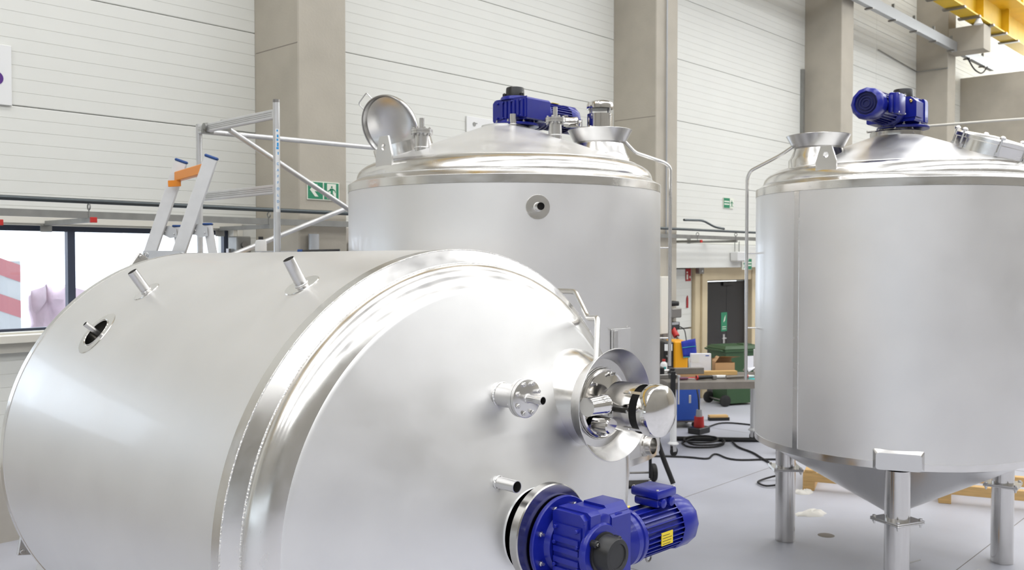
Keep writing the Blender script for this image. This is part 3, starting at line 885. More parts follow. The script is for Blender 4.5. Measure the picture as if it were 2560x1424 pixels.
def leg(t, ang, r, z_top, z_bot, z_pl, R, pad=True, pw=.36, pz0=0.0, pz1=.16, tw=PI / 4):
    c, s_ = math.cos(ang), math.sin(ang)
    RM = Matrix.Rotation(ang, 4, 'Z')
    x = r
    lg = MB(RM).lathe([(.086, z_pl + .008), (.086, z_top)], 32, Matrix.Translation((x, 0, 0))).lathe([(0, z_bot), (.086, z_bot), (.086, z_pl - .008), (0, z_pl - .008)], 32, Matrix.Translation((x, 0, 0))).build('leg', 'tube', t)
    q45 = Matrix.Translation((x, 0, 0)) @ Matrix.Rotation(tw, 4, 'Z')
    MB(RM @ q45).box((0, 0, z_pl + .006), (.26, .26, .011), bev=.004).box((0, 0, z_pl - .006), (.26, .26, .011), bev=.004).build('leg_plate', 'satin', lg)
    for i in (-1, 1):
        for j in (-1, 1):
            q = q45 @ Matrix.Translation((i * .108, j * .108, 0))
            MB(RM).hexbolt(q @ Matrix.Translation((0, 0, z_pl + .012)), .014, .012).hexbolt(q @ Matrix.Translation((0, 0, z_pl - .012)) @ Matrix.Rotation(PI, 4, 'X'), .014, .012, .014).lathe([(.007, z_pl - .02), (.007, z_pl + .02)], 8, q).build('plate_bolt', 'satin', lg)
    if pad:
        # rounded reinforcement box on the lower shell edge
        n, k = 10, 8
        w_ = pw / R / 2
        outer, inner = [], []
        def rr(hw, z0, z1, rad):
            pts = []
            for (sx, sz) in ((1, 1), (-1, 1), (-1, -1), (1, -1)):
                cx, cz = sx * (hw - rad), (z1 - rad if sz > 0 else z0 + rad)
                a0 = {(1, 1): 0, (-1, 1): PI / 2, (-1, -1): PI, (1, -1): 1.5 * PI}[(sx, sz)]
                for i in range(5):
                    a = a0 + i * PI / 8
                    pts.append((cx + rad * math.cos(a), cz + rad * math.sin(a)))
            return pts
        A = rr(pw / 2, pz0, pz1, .012)
        B = rr(pw / 2 - .022, pz0 + .004, pz1 - .022, .02)
        vs = []
        for (pts, off) in ((A, -.004), (A, .004), (B, .030)):
            for (u, z) in pts:
                th = ang + u / R
                vs.append(((R + off) * math.cos(th), (R + off) * math.sin(th), z))
        m_ = len(A)
        fs = []
        for ring in range(2):
            for i in range(m_):
                j = (i + 1) % m_
                fs.append((ring * m_ + i, ring * m_ + j, (ring + 1) * m_ + j, (ring + 1) * m_ + i))
        fs.append(tuple(range(2 * m_, 3 * m_)))
        MB().add(vs, fs).build('leg_pad', 'satin', t, ang=25)
    return lg

def lifting_lug(t, ang, R, s=1.0):
    """upright plate with an eye, welded over the knuckle"""
    pts = [(.80, .10), (.80, .16), (.835, .27), (.885, .275), (.925, .15), (.945, .03), (.90, .06)]
    lo, hi = [], []
    base = [(-.085, 0.0), (-.085, .10), (-.045, .215), (.045, .215), (.085, .10), (.085, .06), (.03, .035), (0, 0)]
    m = Matrix.Rotation(ang, 4, 'Z') @ Matrix.Translation((.925 * R, 0, .045 * R)) @ Matrix(((0, 0, 1, 0), (1, 0, 0, 0), (0, 1, 0, 0), (0, 0, 0, 1)))
    # plate with round eye, bridged by hand
    n = 16
    eye = [(.0 + .022 * math.cos(2 * PI * i / n), .150 + .022 * math.sin(2 * PI * i / n)) for i in range(n)]
    out = []
    for i in range(n):
        a = 2 * PI * i / n
        dx, dz = math.cos(a), math.sin(a)
        # ray to outline
        best = 9
        P = [(-.085, -.06), (-.085, .10), (-.045, .215), (.045, .215), (.085, .10), (.085, -.06)]
        for k in range(len(P)):
            (x0, z0), (x1, z1) = P[k], P[(k + 1) % len(P)]
            ex, ez = x1 - x0, z1 - z0
            den = dx * ez - dz * ex
            if abs(den) < 1e-9:
                continue
            tt = ((x0 - 0) * ez - (z0 - .15) * ex) / den
            uu = ((x0 - 0) * dz - (z0 - .15) * dx) / den
            if tt > 0 and -1e-6 <= uu <= 1 + 1e-6:
                best = min(best, tt)
        out.append((dx * best, .15 + dz * best))
    # add exact corners by snapping nearest
    for c in ((-.085, .10), (-.045, .215), (.045, .215), (.085, .10), (-.085, -.06), (.085, -.06)):
        i = min(range(n), key=lambda q: (out[q][0] - c[0]) ** 2 + (out[q][1] - c[1]) ** 2)
        out[i] = c
    vs, fs = [], []
    for h in (-.008, .008):
        vs += [(x * s, z * s, h) for x, z in eye] + [(x * s, z * s, h) for x, z in out]
    for i in range(n):
        j = (i + 1) % n
        fs += [(i, j, n + j, n + i), (2 * n + i, 3 * n + i, 3 * n + j, 2 * n + j), (i, 2 * n + i, 2 * n + j, j), (n + i, n + j, 3 * n + j, 3 * n + i)]
    MB().add(vs, fs, m).build('lifting_lug', 'satin', t)

# ---- the lying tank in front
O3 = Vector((2.7562, 2.8449, 1.4287))
z3 = Vector((-.04822, -.99884, 0))
y3 = Vector((0, 0, 1))
x3 = y3.cross(z3)
MT3 = Matrix((x3, y3, z3)).transposed().to_4x4()
MT3.translation = O3
R3, L3 = 1.12, 2.50
t3 = thing('process_tank', 'large stainless steel tank lying on its side in the foreground', 'tank', mtx=MT3, group='stainless process tanks')
tank_body(t3, R3, L3)
bpy.data.objects.remove(bpy.data.objects['shell'])
# shell with a real opening for the recessed port
NS = 192
PA, PZ, PR = math.radians(140.8), -1.80, .082
k0 = int(round(PA / (2 * PI) * NS)) - 4
k1 = k0 + 8
hz = (k1 - k0) * PI / NS * R3
PAc = (k0 + k1) * PI / NS
zb0, zb1 = PZ - hz, PZ + hz
b = MB()
def sh(th, z):
    return (R3 * math.cos(th), R3 * math.sin(th), z)
for (za, zb_) in ((-L3 + .05, zb0), (zb0, zb1), (zb1, -.058)):
    vs = [sh(2 * PI * i / NS, z) for i in range(NS) for z in (za, zb_)]
    fs = []
    for i in range(NS):
        if za == zb0 and k0 <= i < k1:
            continue
        j = (i + 1) % NS
        fs.append((2 * i, 2 * j, 2 * j + 1, 2 * i + 1))
    b.add(vs, fs)
sq = []
mseg = k1 - k0
for i in range(mseg):
    sq.append((-1 + 2 * i / mseg, -1))
for i in range(mseg):
    sq.append((1, -1 + 2 * i / mseg))
for i in range(mseg):
    sq.append((1 - 2 * i / mseg, 1))
for i in range(mseg):
    sq.append((-1, 1 - 2 * i / mseg))
n = len(sq)
vs = []
for lam in (0, .5, 1):
    for (u, v_) in sq:
        a = math.atan2(v_, u)
        cu, cv = PR * math.cos(a), PR * math.sin(a)
        uu, vv = u * hz * (1 - lam) + cu * lam, v_ * hz * (1 - lam) + cv * lam
        vs.append(sh(PAc + uu / R3, PZ + vv))
fs = [(q * n + i, q * n + (i + 1) % n, (q + 1) * n + (i + 1) % n, (q + 1) * n + i) for q in range(2) for i in range(n)]
b.add(vs, fs)
so = b.build('shell', 'shell', t3)
bm = bmesh.new()
bm.from_mesh(so.data)
bmesh.ops.remove_doubles(bm, verts=bm.verts, dist=1e-5)
bmesh.ops.delete(bm, geom=[q for q in bm.verts if not q.link_faces], context='VERTS')
bm.to_mesh(so.data)
bm.free()
pm = frame((R3 * math.cos(PAc), R3 * math.sin(PAc), PZ), (math.cos(PAc), math.sin(PAc), 0), (0, 0, 1))
pd = shell_pad(t3, R3, PAc, PZ, .125, 'polish', hole=PR, name='port_ring', th=.003)
MB().lathe([(PR, .004), (PR, -.10)], 40, pm).build('port_wall', 'mirror', pd)
MB().lathe([(PR, -.10), (0, -.10)], 40, pm).build('port_floor', 'satin', pd)
pp = MB().lathe([(.0135, -.10), (.0135, .075), (.011, .075), (.011, .0)], 20, pm @ Matrix.Translation((.012, 0, 0))).build('port_pipe', 'satin', pd)
MB().lathe([(0, .05), (.0115, .05)], 16, pm @ Matrix.Translation((.012, 0, 0))).build('bore_shade', 'bore_shade', pd)
for (ang, z, pr_) in ((125.2, -1.71, .072), (119.9, -.365, .078)):
    a = math.radians(ang)
    shell_pad(t3, R3, a, z, pr_)
    stub(t3, (R3 * math.cos(a), R3 * math.sin(a), z), (math.cos(a), math.sin(a), 0), .125, .0255)
zc3 = cone_z(.16 * R3, R3)
MB().lathe([(.150, zc3 - .06), (.140, zc3 - .01), (.132, zc3 + .065), (.197, zc3 + .068), (.200, zc3 + .072), (.200, zc3 + .106), (.195, zc3 + .110), (.05, zc3 + .110)], 64).build('motor_pad', 'pad', t3)
ztop3 = zc3 + .112
nozzle_flanged(t3, (-.055, .532, cone_z(.535, R3)), (0, 0, 1), .125, .048, .077, .085, .0165)
stub(t3, (-.161, .21, cone_z(.265, R3)), (0, 0, 1), .105, .0235)
HX, HY = .475, .450
w3 = collar(t3, HX, HY, cone_z(.82, R3) + .04, .475, 1.0,
            [(HX - .01, HY + .165, .37), (.545, .815, .31), (.69, .80, .13), (.80, .92, -.05), (.80, .92, -1.2)])
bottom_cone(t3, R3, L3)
for a in (100, 215, 335):
    leg(t3, math.radians(a), .96, -L3 - .02, -L3 - .40, -L3 - .38, R3, pad=False)
vent_valve(MT3 @ Matrix.Translation((HX, HY, w3 + .014)), 'polished steel vent valve with domed cap in the collar of the lying tank', 1.13, side=PI)
gear_motor(MT3 @ Matrix.Translation((.036, -.026, ztop3 + .021)), 'blue gear motor with black shaft cap at the front end of the lying tank', .95)
for dy in (.45, 1.95):
    cdl = thing('tank_cradle', 'timber cradle under the lying tank, ' + ('nearer its front end' if dy < 1 else 'nearer its rear end'), 'cradle',
                (O3.x - z3.x * dy, O3.y - z3.y * dy, 0), math.atan2(x3.y, x3.x))
    prof = [(-.95, 0), (.95, 0), (.95, .62)] + [(R3 * math.sin(q), O3.z - (R3 + .004) * math.cos(q)) for q in [math.radians(d_) for d_ in range(48, -49, -6)]] + [(-.95, .62)]
    MB().prism(prof, -.07, .07, Matrix(((1, 0, 0, 0), (0, 0, -1, 0), (0, 1, 0, 0), (0, 0, 0, 1)))).build('saddle', 'wood', cdl)

# ---- the standing tank behind it
O1, R1, L1 = Vector((5.449, 5.110, 3.089)), 1.25, 2.08
MT1 = Matrix.Translation(O1)
t1 = thing('process_tank', 'stainless steel tank standing upright in the middle with its round lid open', 'tank', mtx=MT1, group='stainless process tanks')
tank_body(t1, R1, L1)
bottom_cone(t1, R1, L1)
zt1 = pad_ring(t1, R1, .22, -.055)
nozzle_flanged(t1, (.04, -.50, cone_z(.50, R1)), (0, 0, 1), .115, .052, .082, .085, .019)
nozzle_flanged(t1, (-.85, .05, cone_z(.85, R1)), (0, 0, 1), .115, .052, .082, .085, .019)
stub(t1, (-.088, -.176, cone_z(.197, R1)), (0, 0, 1), .085, .027)
HX1, HY1 = .60, -.51
w1 = collar(t1, HX1, HY1, cone_z(.92, R1) + .03, .475, 1.08,
            [(HX1 + .12, HY1 - .13, .42), (.80, -.72, .30), (.93, -.93, .21), (.957, -.96, .17), (.957, -.96, -1.45)])
for z in (-.48, -1.22):
    MB().tube([(.87, -.873, z), (.96, -.963, z)], .006, n=8).build('pipe_stay', 'satin', t1)
a = math.radians(-126.4)
shell_pad(t1, R1, a, -.223, .085)
stub(t1, (R1 * math.cos(a), R1 * math.sin(a), -.223), (math.cos(a), math.sin(a), 0), .09, .028)
lifting_lug(t1, math.radians(174), R1, 1.22)
lifting_lug(t1, math.radians(20), R1, 1.0)
# label holder on the shell
a = math.radians(-95.5)
LM = Matrix.Rotation(a, 4, 'Z') @ Matrix.Translation((R1, 0, -1.16))
lh = MB(LM).bx(.002, .010, -.10, .10, -.09, .09, bev=.002).build('label_plate', 'shell', t1)
MB(LM).bx(.010, .026, -.085, -.05, -.09, .08, bev=.003).build('label_rail', 'satin', lh)
for (y, z) in ((-.105, .085), (.06, .10), (-.105, -.07)):
    MB(LM).hexbolt(frame((.01, y, z), (1, 0, 0)), .007, .006).build('label_screw', 'satin', lh)
# drain socket near the lower edge
a = math.radians(-80.4)
m_ = frame((R1 * math.cos(a), R1 * math.sin(a), -1.955), (math.cos(a), math.sin(a), 0))
ds = MB().lathe([(.085, -.01), (.085, .012), (.07, .016), (.066, .07), (.060, .07), (.058, -.05), (0, -.05)], 36, m_).build('drain_socket', 'mirror', t1)
for ang in (-102, 18, 138):
    leg(t1, math.radians(ang), 1.08, -L1 - .02, -O1.z + .001, -2.48, R1, pad=True, pw=.47, pz0=-L1 - .07, pz1=-L1 + .36)
# open lid
lid_c = Vector((-.80, .49, .455))
v_cam = Vector((math.cos(YAW), math.sin(YAW), 0))
r_cam = Vector((math.sin(YAW), -math.cos(YAW), 0))
nrm = (-v_cam * .80 - r_cam * .45 - Vector((0, 0, .38))).normalized()
LMX = frame(lid_c, nrm, (0, 0, 1)) @ Matrix.Scale(1.08, 4)
ld = MB(LMX).lathe([(0, -.10), (.10, -.095), (.18, -.075), (.225, -.045), (.237, -.02), (.237, .0), (.232, .003), (.228, 0), (.215, -.035), (.17, -.065), (.10, -.085), (0, -.09)], 64).build('manway_lid', 'satin', t1)
MB(LMX).torus(.231, .006, .003, 64, 8).build('lid_gasket', 'darksteel', ld)
hd = frame(lid_c, nrm, (0, 0, 1))
upl = Vector((0, 0, 1)) - nrm * nrm.z
upl.normalize()
sdl = nrm.cross(upl)
hc = lid_c + (upl * .80 + sdl * .60 * (1 if sdl.dot(r_cam) < 0 else -1)).normalized() * .235
hr = (hc - lid_c).normalized()
ht = nrm.cross(hr)
MB().tube([hc + ht * .065, hc + ht * .065 + hr * .075, hc - ht * .065 + hr * .075, hc - ht * .065], .005, n=8, fillet=.02).build('lid_handle', 'satin', ld)
MB().lathe([(.235, -.02), (.235, .075), (.225, .075), (.225, .0)], 48, frame((-.68, .44, cone_z(.81, R1) + .0), (-.22, .14, .96))).build('manway_frame', 'polish', t1)
vent_valve(MT1 @ Matrix.Translation((HX1, HY1, w1 + .012)), 'polished steel vent valve with domed cap on the upright middle tank', 1.12, side=math.radians(132.7))
gear_motor(MT1 @ Matrix.Translation((.058, -.062, zt1 + .036)), 'blue gear motor with upright black cap on top of the middle tank', 1.04)

# ---- the standing tank at the right
O2, R2, L2 = Vector((7.560, 2.761, 3.083)), 1.09, 2.05
MT2 = Matrix.Translation(O2)
t2 = thing('process_tank', 'stainless steel tank on tall tubular legs at the right', 'tank', mtx=MT2, group='stainless process tanks')
tank_body(t2, R2, L2)
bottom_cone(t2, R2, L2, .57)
zt2 = pad_ring(t2, R2, .20)
HX2, HY2 = -.575, .395
w2 = collar(t2, HX2, HY2, cone_z(.84, R2) + .03, .40, 1.0,
            [(HX2 - .10, HY2 + .15, .33), (-.69, .66, .26), (-.73, .90, .15), (-.735, .925, .09), (-.735, .925, -1.56)])
for z in (-.52, -1.13):
    MB().tube([(-.68, .85, z), (-.737, .927, z)], .006, n=8).build('pipe_stay', 'satin', t2)
lifting_lug(t2, math.radians(172), R2, 1.0)
a = math.radians(161.2)
MB(Matrix.Rotation(a, 4, 'Z') @ Matrix.Translation((R2, 0, 0))).bx(-.004, .004, -.026, .026, -L2 + .05, -.058, bev=.002).build('shell_seam', 'polish', t2)
for ang in (84, -158, -39):
    leg(t2, math.radians(ang), .985, -L2 - .02, -O2.z + .001, -2.43, R2, pad=True, pw=.335, pz0=-L2 - .005, pz1=-L2 + .14)
# manway on the cone, seen from the side
mc = Vector((-.06, -.70, cone_z(.70, R2)))
mm = frame(mc, (-.03, -.33, .94), (1, 0, 0))
mw = MB().lathe([(.25, -.06), (.25, .07), (.262, .075), (.262, .10), (.24, .115), (0, .13)], 56, mm).build('manway', 'polish', t2)
for k in range(6):
    q = mm @ Matrix.Rotation(2 * PI * k / 6 + 2.6, 4, 'Z') @ Matrix.Translation((.272, 0, 0))
    MB(q).cyl((0, 0, .0), (0, 0, .125), .008, n=10).lathe([(0, .11), (.02, .113), (.022, .128), (.012, .14), (0, .142)], 14).bx(-.02, .012, -.012, .012, -.005, .02).build('swing_bolt', 'satin', mw)
MB().tube([O2 * 0 + Vector(p) for p in ((.16, .30, .50), (.45, .05, .545), (.95, -.62, .60), (1.25, -1.10, .62), (1.29, -1.16, .30), (1.29, -1.16, -3.08))], .011, n=10, fillet=.3).build('overflow_pipe', 'offwhite', t2)
gear_motor(MT2 @ Matrix.Translation((.035, -.038, zt2 + .021)) @ Matrix.Rotation(PI, 4, 'Z'), 'blue gear motor with fan end to the left on the right-hand tank', 1.06)
#@@ITEMS
# ================================================================== LADDER AND SCAFFOLD BEHIND THE LYING TANK
def W(xr, d, z):
    """point given by its offset to the right of the sight line, its distance and its height"""
    p = v_cam * d + r_cam * xr
    return Vector((p.x, p.y, z))

def bar(b, p0, p1, wdir, w_, t_, bev=.004):
    """rectangular bar from p0 to p1, wide along wdir"""
    p0, p1 = Vector(p0), Vector(p1)
    m = frame((p0 + p1) / 2, p1 - p0, wdir)
    b.box((0, 0, 0), (w_, t_, (p1 - p0).length), m, bev=bev)
    return b

ldr = thing('trestle_ladder', 'aluminium stepladder with orange top rung and blue end caps behind the lying tank', 'ladder', W(-2.6, 7.05, 0))
def LP(p):
    return Vector(p) - ldr.location
SL = .351
def stile(xr0, d, zt, name, w_=.098):
    p1, p0 = W(xr0, d, zt), W(xr0 - SL * zt, d, 0)
    o = bar(MB(), LP(p0), LP(p1), r_cam, w_, .032).build(name, 'alu_matt', ldr)
    dirv = (p1 - p0).normalized()
    bar(MB(), LP(p1), LP(p1 + dirv * .022), r_cam, w_ + .006, .04, .008).build('end_cap', 'plug_blue', o)
    return dirv
stile(-2.222, 6.80, 3.255, 'stile')
stile(-2.642, 7.35, 3.285, 'stile')
def rear(xr0, d, zt, sl):
    p1, p0 = W(xr0, d, zt), W(xr0 + sl * zt, d, 0)
    o = bar(MB(), LP(p0), LP(p1), r_cam, .062, .03).build('rear_leg', 'alu_matt', ldr)
    bar(MB(), LP(p1), LP(p1) + Vector((0, 0, .018)), r_cam, .075, .038, .007).build('end_cap', 'plug_blue', o)
    m = frame(LP(W(xr0 - .045, d - .03, zt - .035)), -v_cam, r_cam)
    hp = MB().prism([(-.085, -.012), (-.06, .04), (.0, .045), (.05, .02), (.055, -.045), (.0, -.055)], -.004, .004, m).build('hinge_plate', 'alu', o)
    for (x, y) in ((-.055, .012), (-.04, -.005), (.03, -.02)):
        MB().hexbolt(m @ Matrix.Translation((x, y, .004)), .009, .007).build('rivet', 'satin', hp)
rear(-2.27, 6.86, 2.765, .17)
rear(-2.70, 7.41, 2.772, .12)
a0, a1 = W(-2.665, 7.33, 3.17), W(-2.265, 6.82, 3.185)
rg = bar(MB(), LP(a0), LP(a1), (0, 0, 1), .075, .05, .006).build('top_rung', 'orange', ldr)
bar(MB(), LP(W(-2.72, 7.28, 3.11)), LP(W(-2.62, 7.28, 3.115)), (0, 0, 1), .05, .01, .002).build('rung_bracket', 'orange', rg)
for k in range(3, 11):
    z = 3.17 - k * .28
    if z > .2:
        q0, q1 = W(-2.642 - SL * (3.285 - z), 7.35, z), W(-2.222 - SL * (3.255 - z), 6.80, z)
        bar(MB(), LP(q0), LP(q1), r_cam, .05, .028, .004).build('rung', 'alu_matt', ldr)
m = frame(LP(W(-2.555, 6.74, 2.545)), -v_cam, r_cam)
pl = MB().prism([(-.165, -.05), (-.15, .03), (.15, .03), (.16, -.05)], -.004, .004, m).build('spreader_plate', 'alu', ldr)
for x in (-.13, .13):
    MB().torus(.016, .005, .005, 16, 6, m @ Matrix.Translation((x, 0, 0))).hexbolt(m @ Matrix.Translation((x, 0, .004)), .011, .006).build('plate_rivet', 'satin', pl)

sc = thing('scaffold_tower', 'aluminium scaffold frame with diagonal braces beside the concrete column', 'scaffold', (3.95, 6.65, 0))
def SP(x, y, z):
    return (x - 3.95, y - 6.65, z)
pf = MB().cyl(SP(3.93, 6.06, 0), SP(3.93, 6.06, 3.715), .026, n=20).build('post', 'alu', sc)
pk = MB().cyl(SP(3.96, 7.28, 0), SP(3.96, 7.28, 3.66), .026, n=20).build('post', 'alu', sc)
MB().pipe(SP(3.93, 6.06, 3.70), SP(3.93, 6.06, 3.722), .027, .004).build('post_end', 'darksteel', pf)
for z in (3.615, 3.045, 2.30, 1.55, .8):
    b = MB()
    bar(b, SP(3.93, 6.06, z), SP(3.96, 7.28, z), (0, 0, 1), .072, .04, .006)
    rgo = b.build('frame_rung', 'alu', sc)
    for q in range(3):
        bar(MB(), Vector(SP(3.931, 6.09, z - .014 + q * .014)) + Vector((-.0205, 0, 0)), Vector(SP(3.959, 7.25, z - .014 + q * .014)) + Vector((-.0205, 0, 0)), (0, 0, 1), .004, .002, .0005).build('rung_groove', 'galv', rgo)
for y in (6.06, 7.28):
    MB().bx(-.08, .08, -.08, .08, 0, .012).build('foot_plate', 'galv', sc).location = SP(3.945, y, 0)
def brace(p0, p1, name):
    o = MB().cyl(SP(*p0), SP(*p1), .0235, n=16).build(name, 'alu', sc)
    return o
brace((3.97, 7.24, 3.60), (6.3, 7.24, 3.635), 'guard_tube')
brace((4.06, 6.96, 3.595), (5.36, 6.96, 2.95), 'diagonal_brace')
brace((4.00, 7.10, 2.49), (5.42, 7.10, 3.02), 'diagonal_brace')
for (x, y, z) in ((3.955, 7.13, 3.62), (4.0, 6.93, 3.63)):
    MB().lathe([(0, -.04), (.034, -.035), (.04, 0), (.034, .035), (0, .04)], 16, Matrix.Translation(SP(x, y, z)) @ Matrix.Rotation(PI / 2, 4, 'Y')).bx(-.05, .05, -.015, .015, -.05, -.02, m=Matrix.Translation(SP(x, y, z))).build('brace_hook', 'galv', sc)
# sticker with blue lettering down the front post
pc = Vector(SP(3.93, 6.06, 0))
to_cam = Vector((-3.93, -6.06, 0)).normalized()
sx = Vector((0, 0, 1)).cross(to_cam)
fr_m = frame(pc + to_cam * .0 + Vector((0, 0, 0)), to_cam, sx)
def on_post(u, z, r=.0266):
    th = u / r
    return pc + (to_cam * math.cos(th) + sx * math.sin(th)) * r + Vector((0, 0, z))
def patch(u0, u1, z0, z1, r, name, mt, par):
    n = 6
    vs = [on_post(u0 + (u1 - u0) * i / n, z, r) for i in range(n + 1) for z in (z0, z1)]
    fs = [(2 * i, 2 * i + 2, 2 * i + 3, 2 * i + 1) for i in range(n)]
    return MB().add(vs, fs).build(name, mt, par)
stk = patch(-.008, .024, 2.87, 3.50, .0264, 'sticker', 'white', pf)
for (u0, u1, z0, z1) in ((.0, .012, 3.478, 3.492), (.002, .016, 3.435, 3.455), (.0, .014, 3.408, 3.425), (.002, .017, 3.365, 3.395), (-.002, .017, 3.345, 3.362), (.008, .016, 3.305, 3.325)):
    patch(u0, u1, z0, z1, .0268, 'logo_block', 'cyan', pf)
for k, ch in enumerate('CAFFOLDC'):
    z = 3.235 - k * .0475
    p = on_post(.009, z, .0270)
    nrm_ = (p - pc)
    nrm_.z = 0
    mm_ = frame(p, nrm_, Vector((0, 0, 1)).cross(nrm_))
    text_part('S' if (k == 7) else ch, .026, mm_, 'cyan', pf)

# things standing on the scaffold deck, just above the lying tank's back
dk = MB().bx(-.27, .27, -.55, .55, -.03, 0, bev=.004).build('scaffold_board', 'wood')
dk.location = (4.27, 6.67, 2.365)
tag(dk, 'timber deck board of the scaffold, mostly hidden behind the lying tank', 'board')
cn = thing('white_canister', 'white rounded canister standing behind the lying tank', 'canister', (4.22, 6.75, 2.367), -.83)
MB().lathe([(0, 0), (.045, 0), (.047, .01), (.047, .285), (.040, .305), (.02, .31), (0, .31)], 32).build('body', 'white', cn)
MB().lathe([(0, .31), (.02, .31), (.02, .335), (0, .336)], 20).build('cap', 'rubber', cn)
ch_ = thing('aluminium_channel', 'open aluminium channel lying behind the ridge of the lying tank', 'channel', (4.12, 6.36, 2.367), -.80)
MB().bx(-.16, .17, -.05, .05, .205, .213).bx(-.16, -.155, -.05, .05, .12, .213).bx(.165, .17, -.05, .05, .12, .213).bx(-.15, .0, .02, .025, .10, .20).build('channel', 'alu', ch_)
MB().bx(-.12, .12, -.03, .03, 0, .205, bev=.004).build('support_block', 'white', ch_)
bh = thing('broom_handle', 'black handle with blue collar beside the standing tank', 'handle', (4.23, 6.17, 2.575))
hd_ = r_cam
MB().cyl((0, 0, 0), hd_ * .30 + Vector((0, 0, .008)), .013, n=14).build('handle', 'black', bh)
MB().cyl(-hd_ * .035, hd_ * .004, .017, n=14).build('collar', 'plug_blue', bh)
bx_ = thing('switch_box', 'small pale grey box on the low concrete wall behind the scaffold', 'box', (6.58, 8.60, 2.55))
MB().bx(-.06, .06, -.08, .0, 0, .17, bev=.008).build('body', 'offwhite', bx_)
MB().bx(-.015, .0, -.082, -.078, .03, .06).build('mark', 'yellow_label', bx_)
gp = thing('grey_column_pipe', 'pale grey downpipe in front of the concrete column, behind the scaffold', 'pipe', (5.62, 7.99, 0))
MB().cyl((0, 0, 0), (0, 0, 2.78), .055, n=24).build('pipe', 'tray', gp)
MB().lathe([(.058, 1.5), (.062, 1.5), (.062, 1.56), (.058, 1.56)], 24).build('clip', 'galv', gp)

# ================================================================== BENCH GROUP BETWEEN THE TANKS
RT = math.atan2(-.66, .75)
TB = Vector((9.95, 6.40, 0))
TM = Matrix.Translation(TB) @ Matrix.Rotation(RT, 4, 'Z')
tb = thing('work_bench', 'grey steel work bench on wheeled legs between the two upright tanks', 'bench', mtx=TM)
MB().bx(-.06, 1.55, 0, 1.02, .925, .95).build('top_plate', 'table', tb)
MB().bx(-.05, 1.54, .0, .05, .86, .925).bx(-.05, 1.54, .97, 1.01, .86, .925).bx(-.05, .0, .05, .97, .86, .925).bx(1.50, 1.54, .05, .97, .86, .925).build('apron', 'table', tb)
for (x, y) in ((.03, .06), (.03, .92), (1.46, .06), (1.40, .88)):
    lgo = MB().cyl((x, y, .19), (x, y, .86), .042, n=20).lathe([(0, .155), (.07, .155), (.07, .165), (.043, .19)], 20, Matrix.Translation((x, y, 0))).build('leg', 'white', tb)
    q = Matrix.Translation((x, y, 0)) @ Matrix.Rotation(.5 + x, 4, 'Z')
    MB(q).bx(-.03, .03, -.03, -.024, .06, .15).bx(-.03, .03, .024, .03, .06, .15).bx(-.035, .035, -.035, .035, .145, .157).build('caster_fork', 'alu', lgo)
    MB(q).lathe([(0, -.018), (.05, -.018), (.06, -.012), (.06, .012), (.05, .018), (0, .018)], 24, Matrix.Translation((.012, 0, .0605)) @ Matrix.Rotation(PI / 2, 4, 'X')).build('caster_wheel', 'rubber', lgo)
def on_bench(name, label, cat, x, y, z=.9505, rz=0.0):
    return thing(name, label, cat, mtx=TM @ Matrix.Translation((x, y, z)) @ Matrix.Rotation(rz, 4, 'Z'))
o = on_bench('bar_clamp', 'black bar clamp gripping the left corner of the bench', 'clamp', -.0, .02, .70)
MB().bx(-.03, .03, -.06, -.03, .02, .40, bev=.005).build('bar', 'black', o)
MB().bx(-.035, .035, -.06, .06, .30, .36, bev=.006).build('jaw', 'black', o)
MB().cyl((.07, -.05, -.02), (.07, -.05, .32), .012, n=10).lathe([(0, .32), (.022, .325), (.022, .35), (0, .355)], 14, Matrix.Translation((.07, -.05, 0))).build('spindle', 'alu', o)
o = on_bench('machine_vice', 'dark machine vice at the left end of the bench', 'vice', .03, .45)
MB().bx(-.10, .14, -.08, .08, 0, .06, bev=.006).build('base', 'darksteel', o)
MB().bx(-.09, -.03, -.07, .07, .06, .15, bev=.008).bx(.05, .11, -.07, .07, .06, .14, bev=.008).build('jaw', 'black', o)
MB().cyl((-.04, 0, .10), (.06, 0, .10), .02, n=14).build('spindle', 'satin', o)
o = on_bench('steel_bar', 'grey square steel bar lying on the left end of the bench', 'bar', .40, .62, rz=.03)
MB().bx(-.20, .20, -.04, .04, .035, .115, bev=.003).build('bar', 'table', o)
MB().bx(-.19, .19, -.035, .035, 0, .035).build('packing_strip', 'cardboard', o)
o = on_bench('timber_batten', 'pale timber batten lying along the bench', 'batten', .80, .74, rz=.0)
MB().bx(-.38, .30, -.05, .05, 0, .055, bev=.002).build('batten', 'wood', o)
o = on_bench('plastic_bottle', 'white plastic bottle with red cap behind the steel bar', 'bottle', .14, .93)
MB().lathe([(0, 0), (.045, 0), (.048, .01), (.048, .13), (.035, .155), (.018, .165), (.018, .175), (0, .175)], 24).build('body', 'white', o)
MB().lathe([(.022, .172), (.022, .20), (0, .202)], 18).build('cap', 'red', o)
MB().bx(-.02, .02, -.0495, -.047, .05, .10).build('bottle_label', 'teal', o)
o = on_bench('wipe_pile', 'crumpled white wipes beside the bottle on the bench', 'wipes', .30, .90)
MB().lathe([(0, 0), (.10, 0), (.11, .02), (.08, .05), (.04, .06), (0, .055)], 10).build('wad', 'paper', o)
o = on_bench('document_box', 'pale printed carton standing upright on the bench', 'carton', .66, .93, rz=-.08)
MB().bx(-.14, .14, -.03, .03, 0, .275, bev=.003).build('carton', 'paper', o)
MB().bx(-.13, -.03, -.0325, -.0305, .15, .26).build('white_sheet', 'white', o)
MB().bx(.06, .11, -.0325, -.0305, .24, .252).build('blue_print', 'cab_blue', o)
MB().add([(-.14, -.03, .17), (-.24, -.04, .21), (-.24, .02, .21), (-.14, .03, .17)], [(0, 1, 2, 3)]).build('flap', 'cardboard', o)
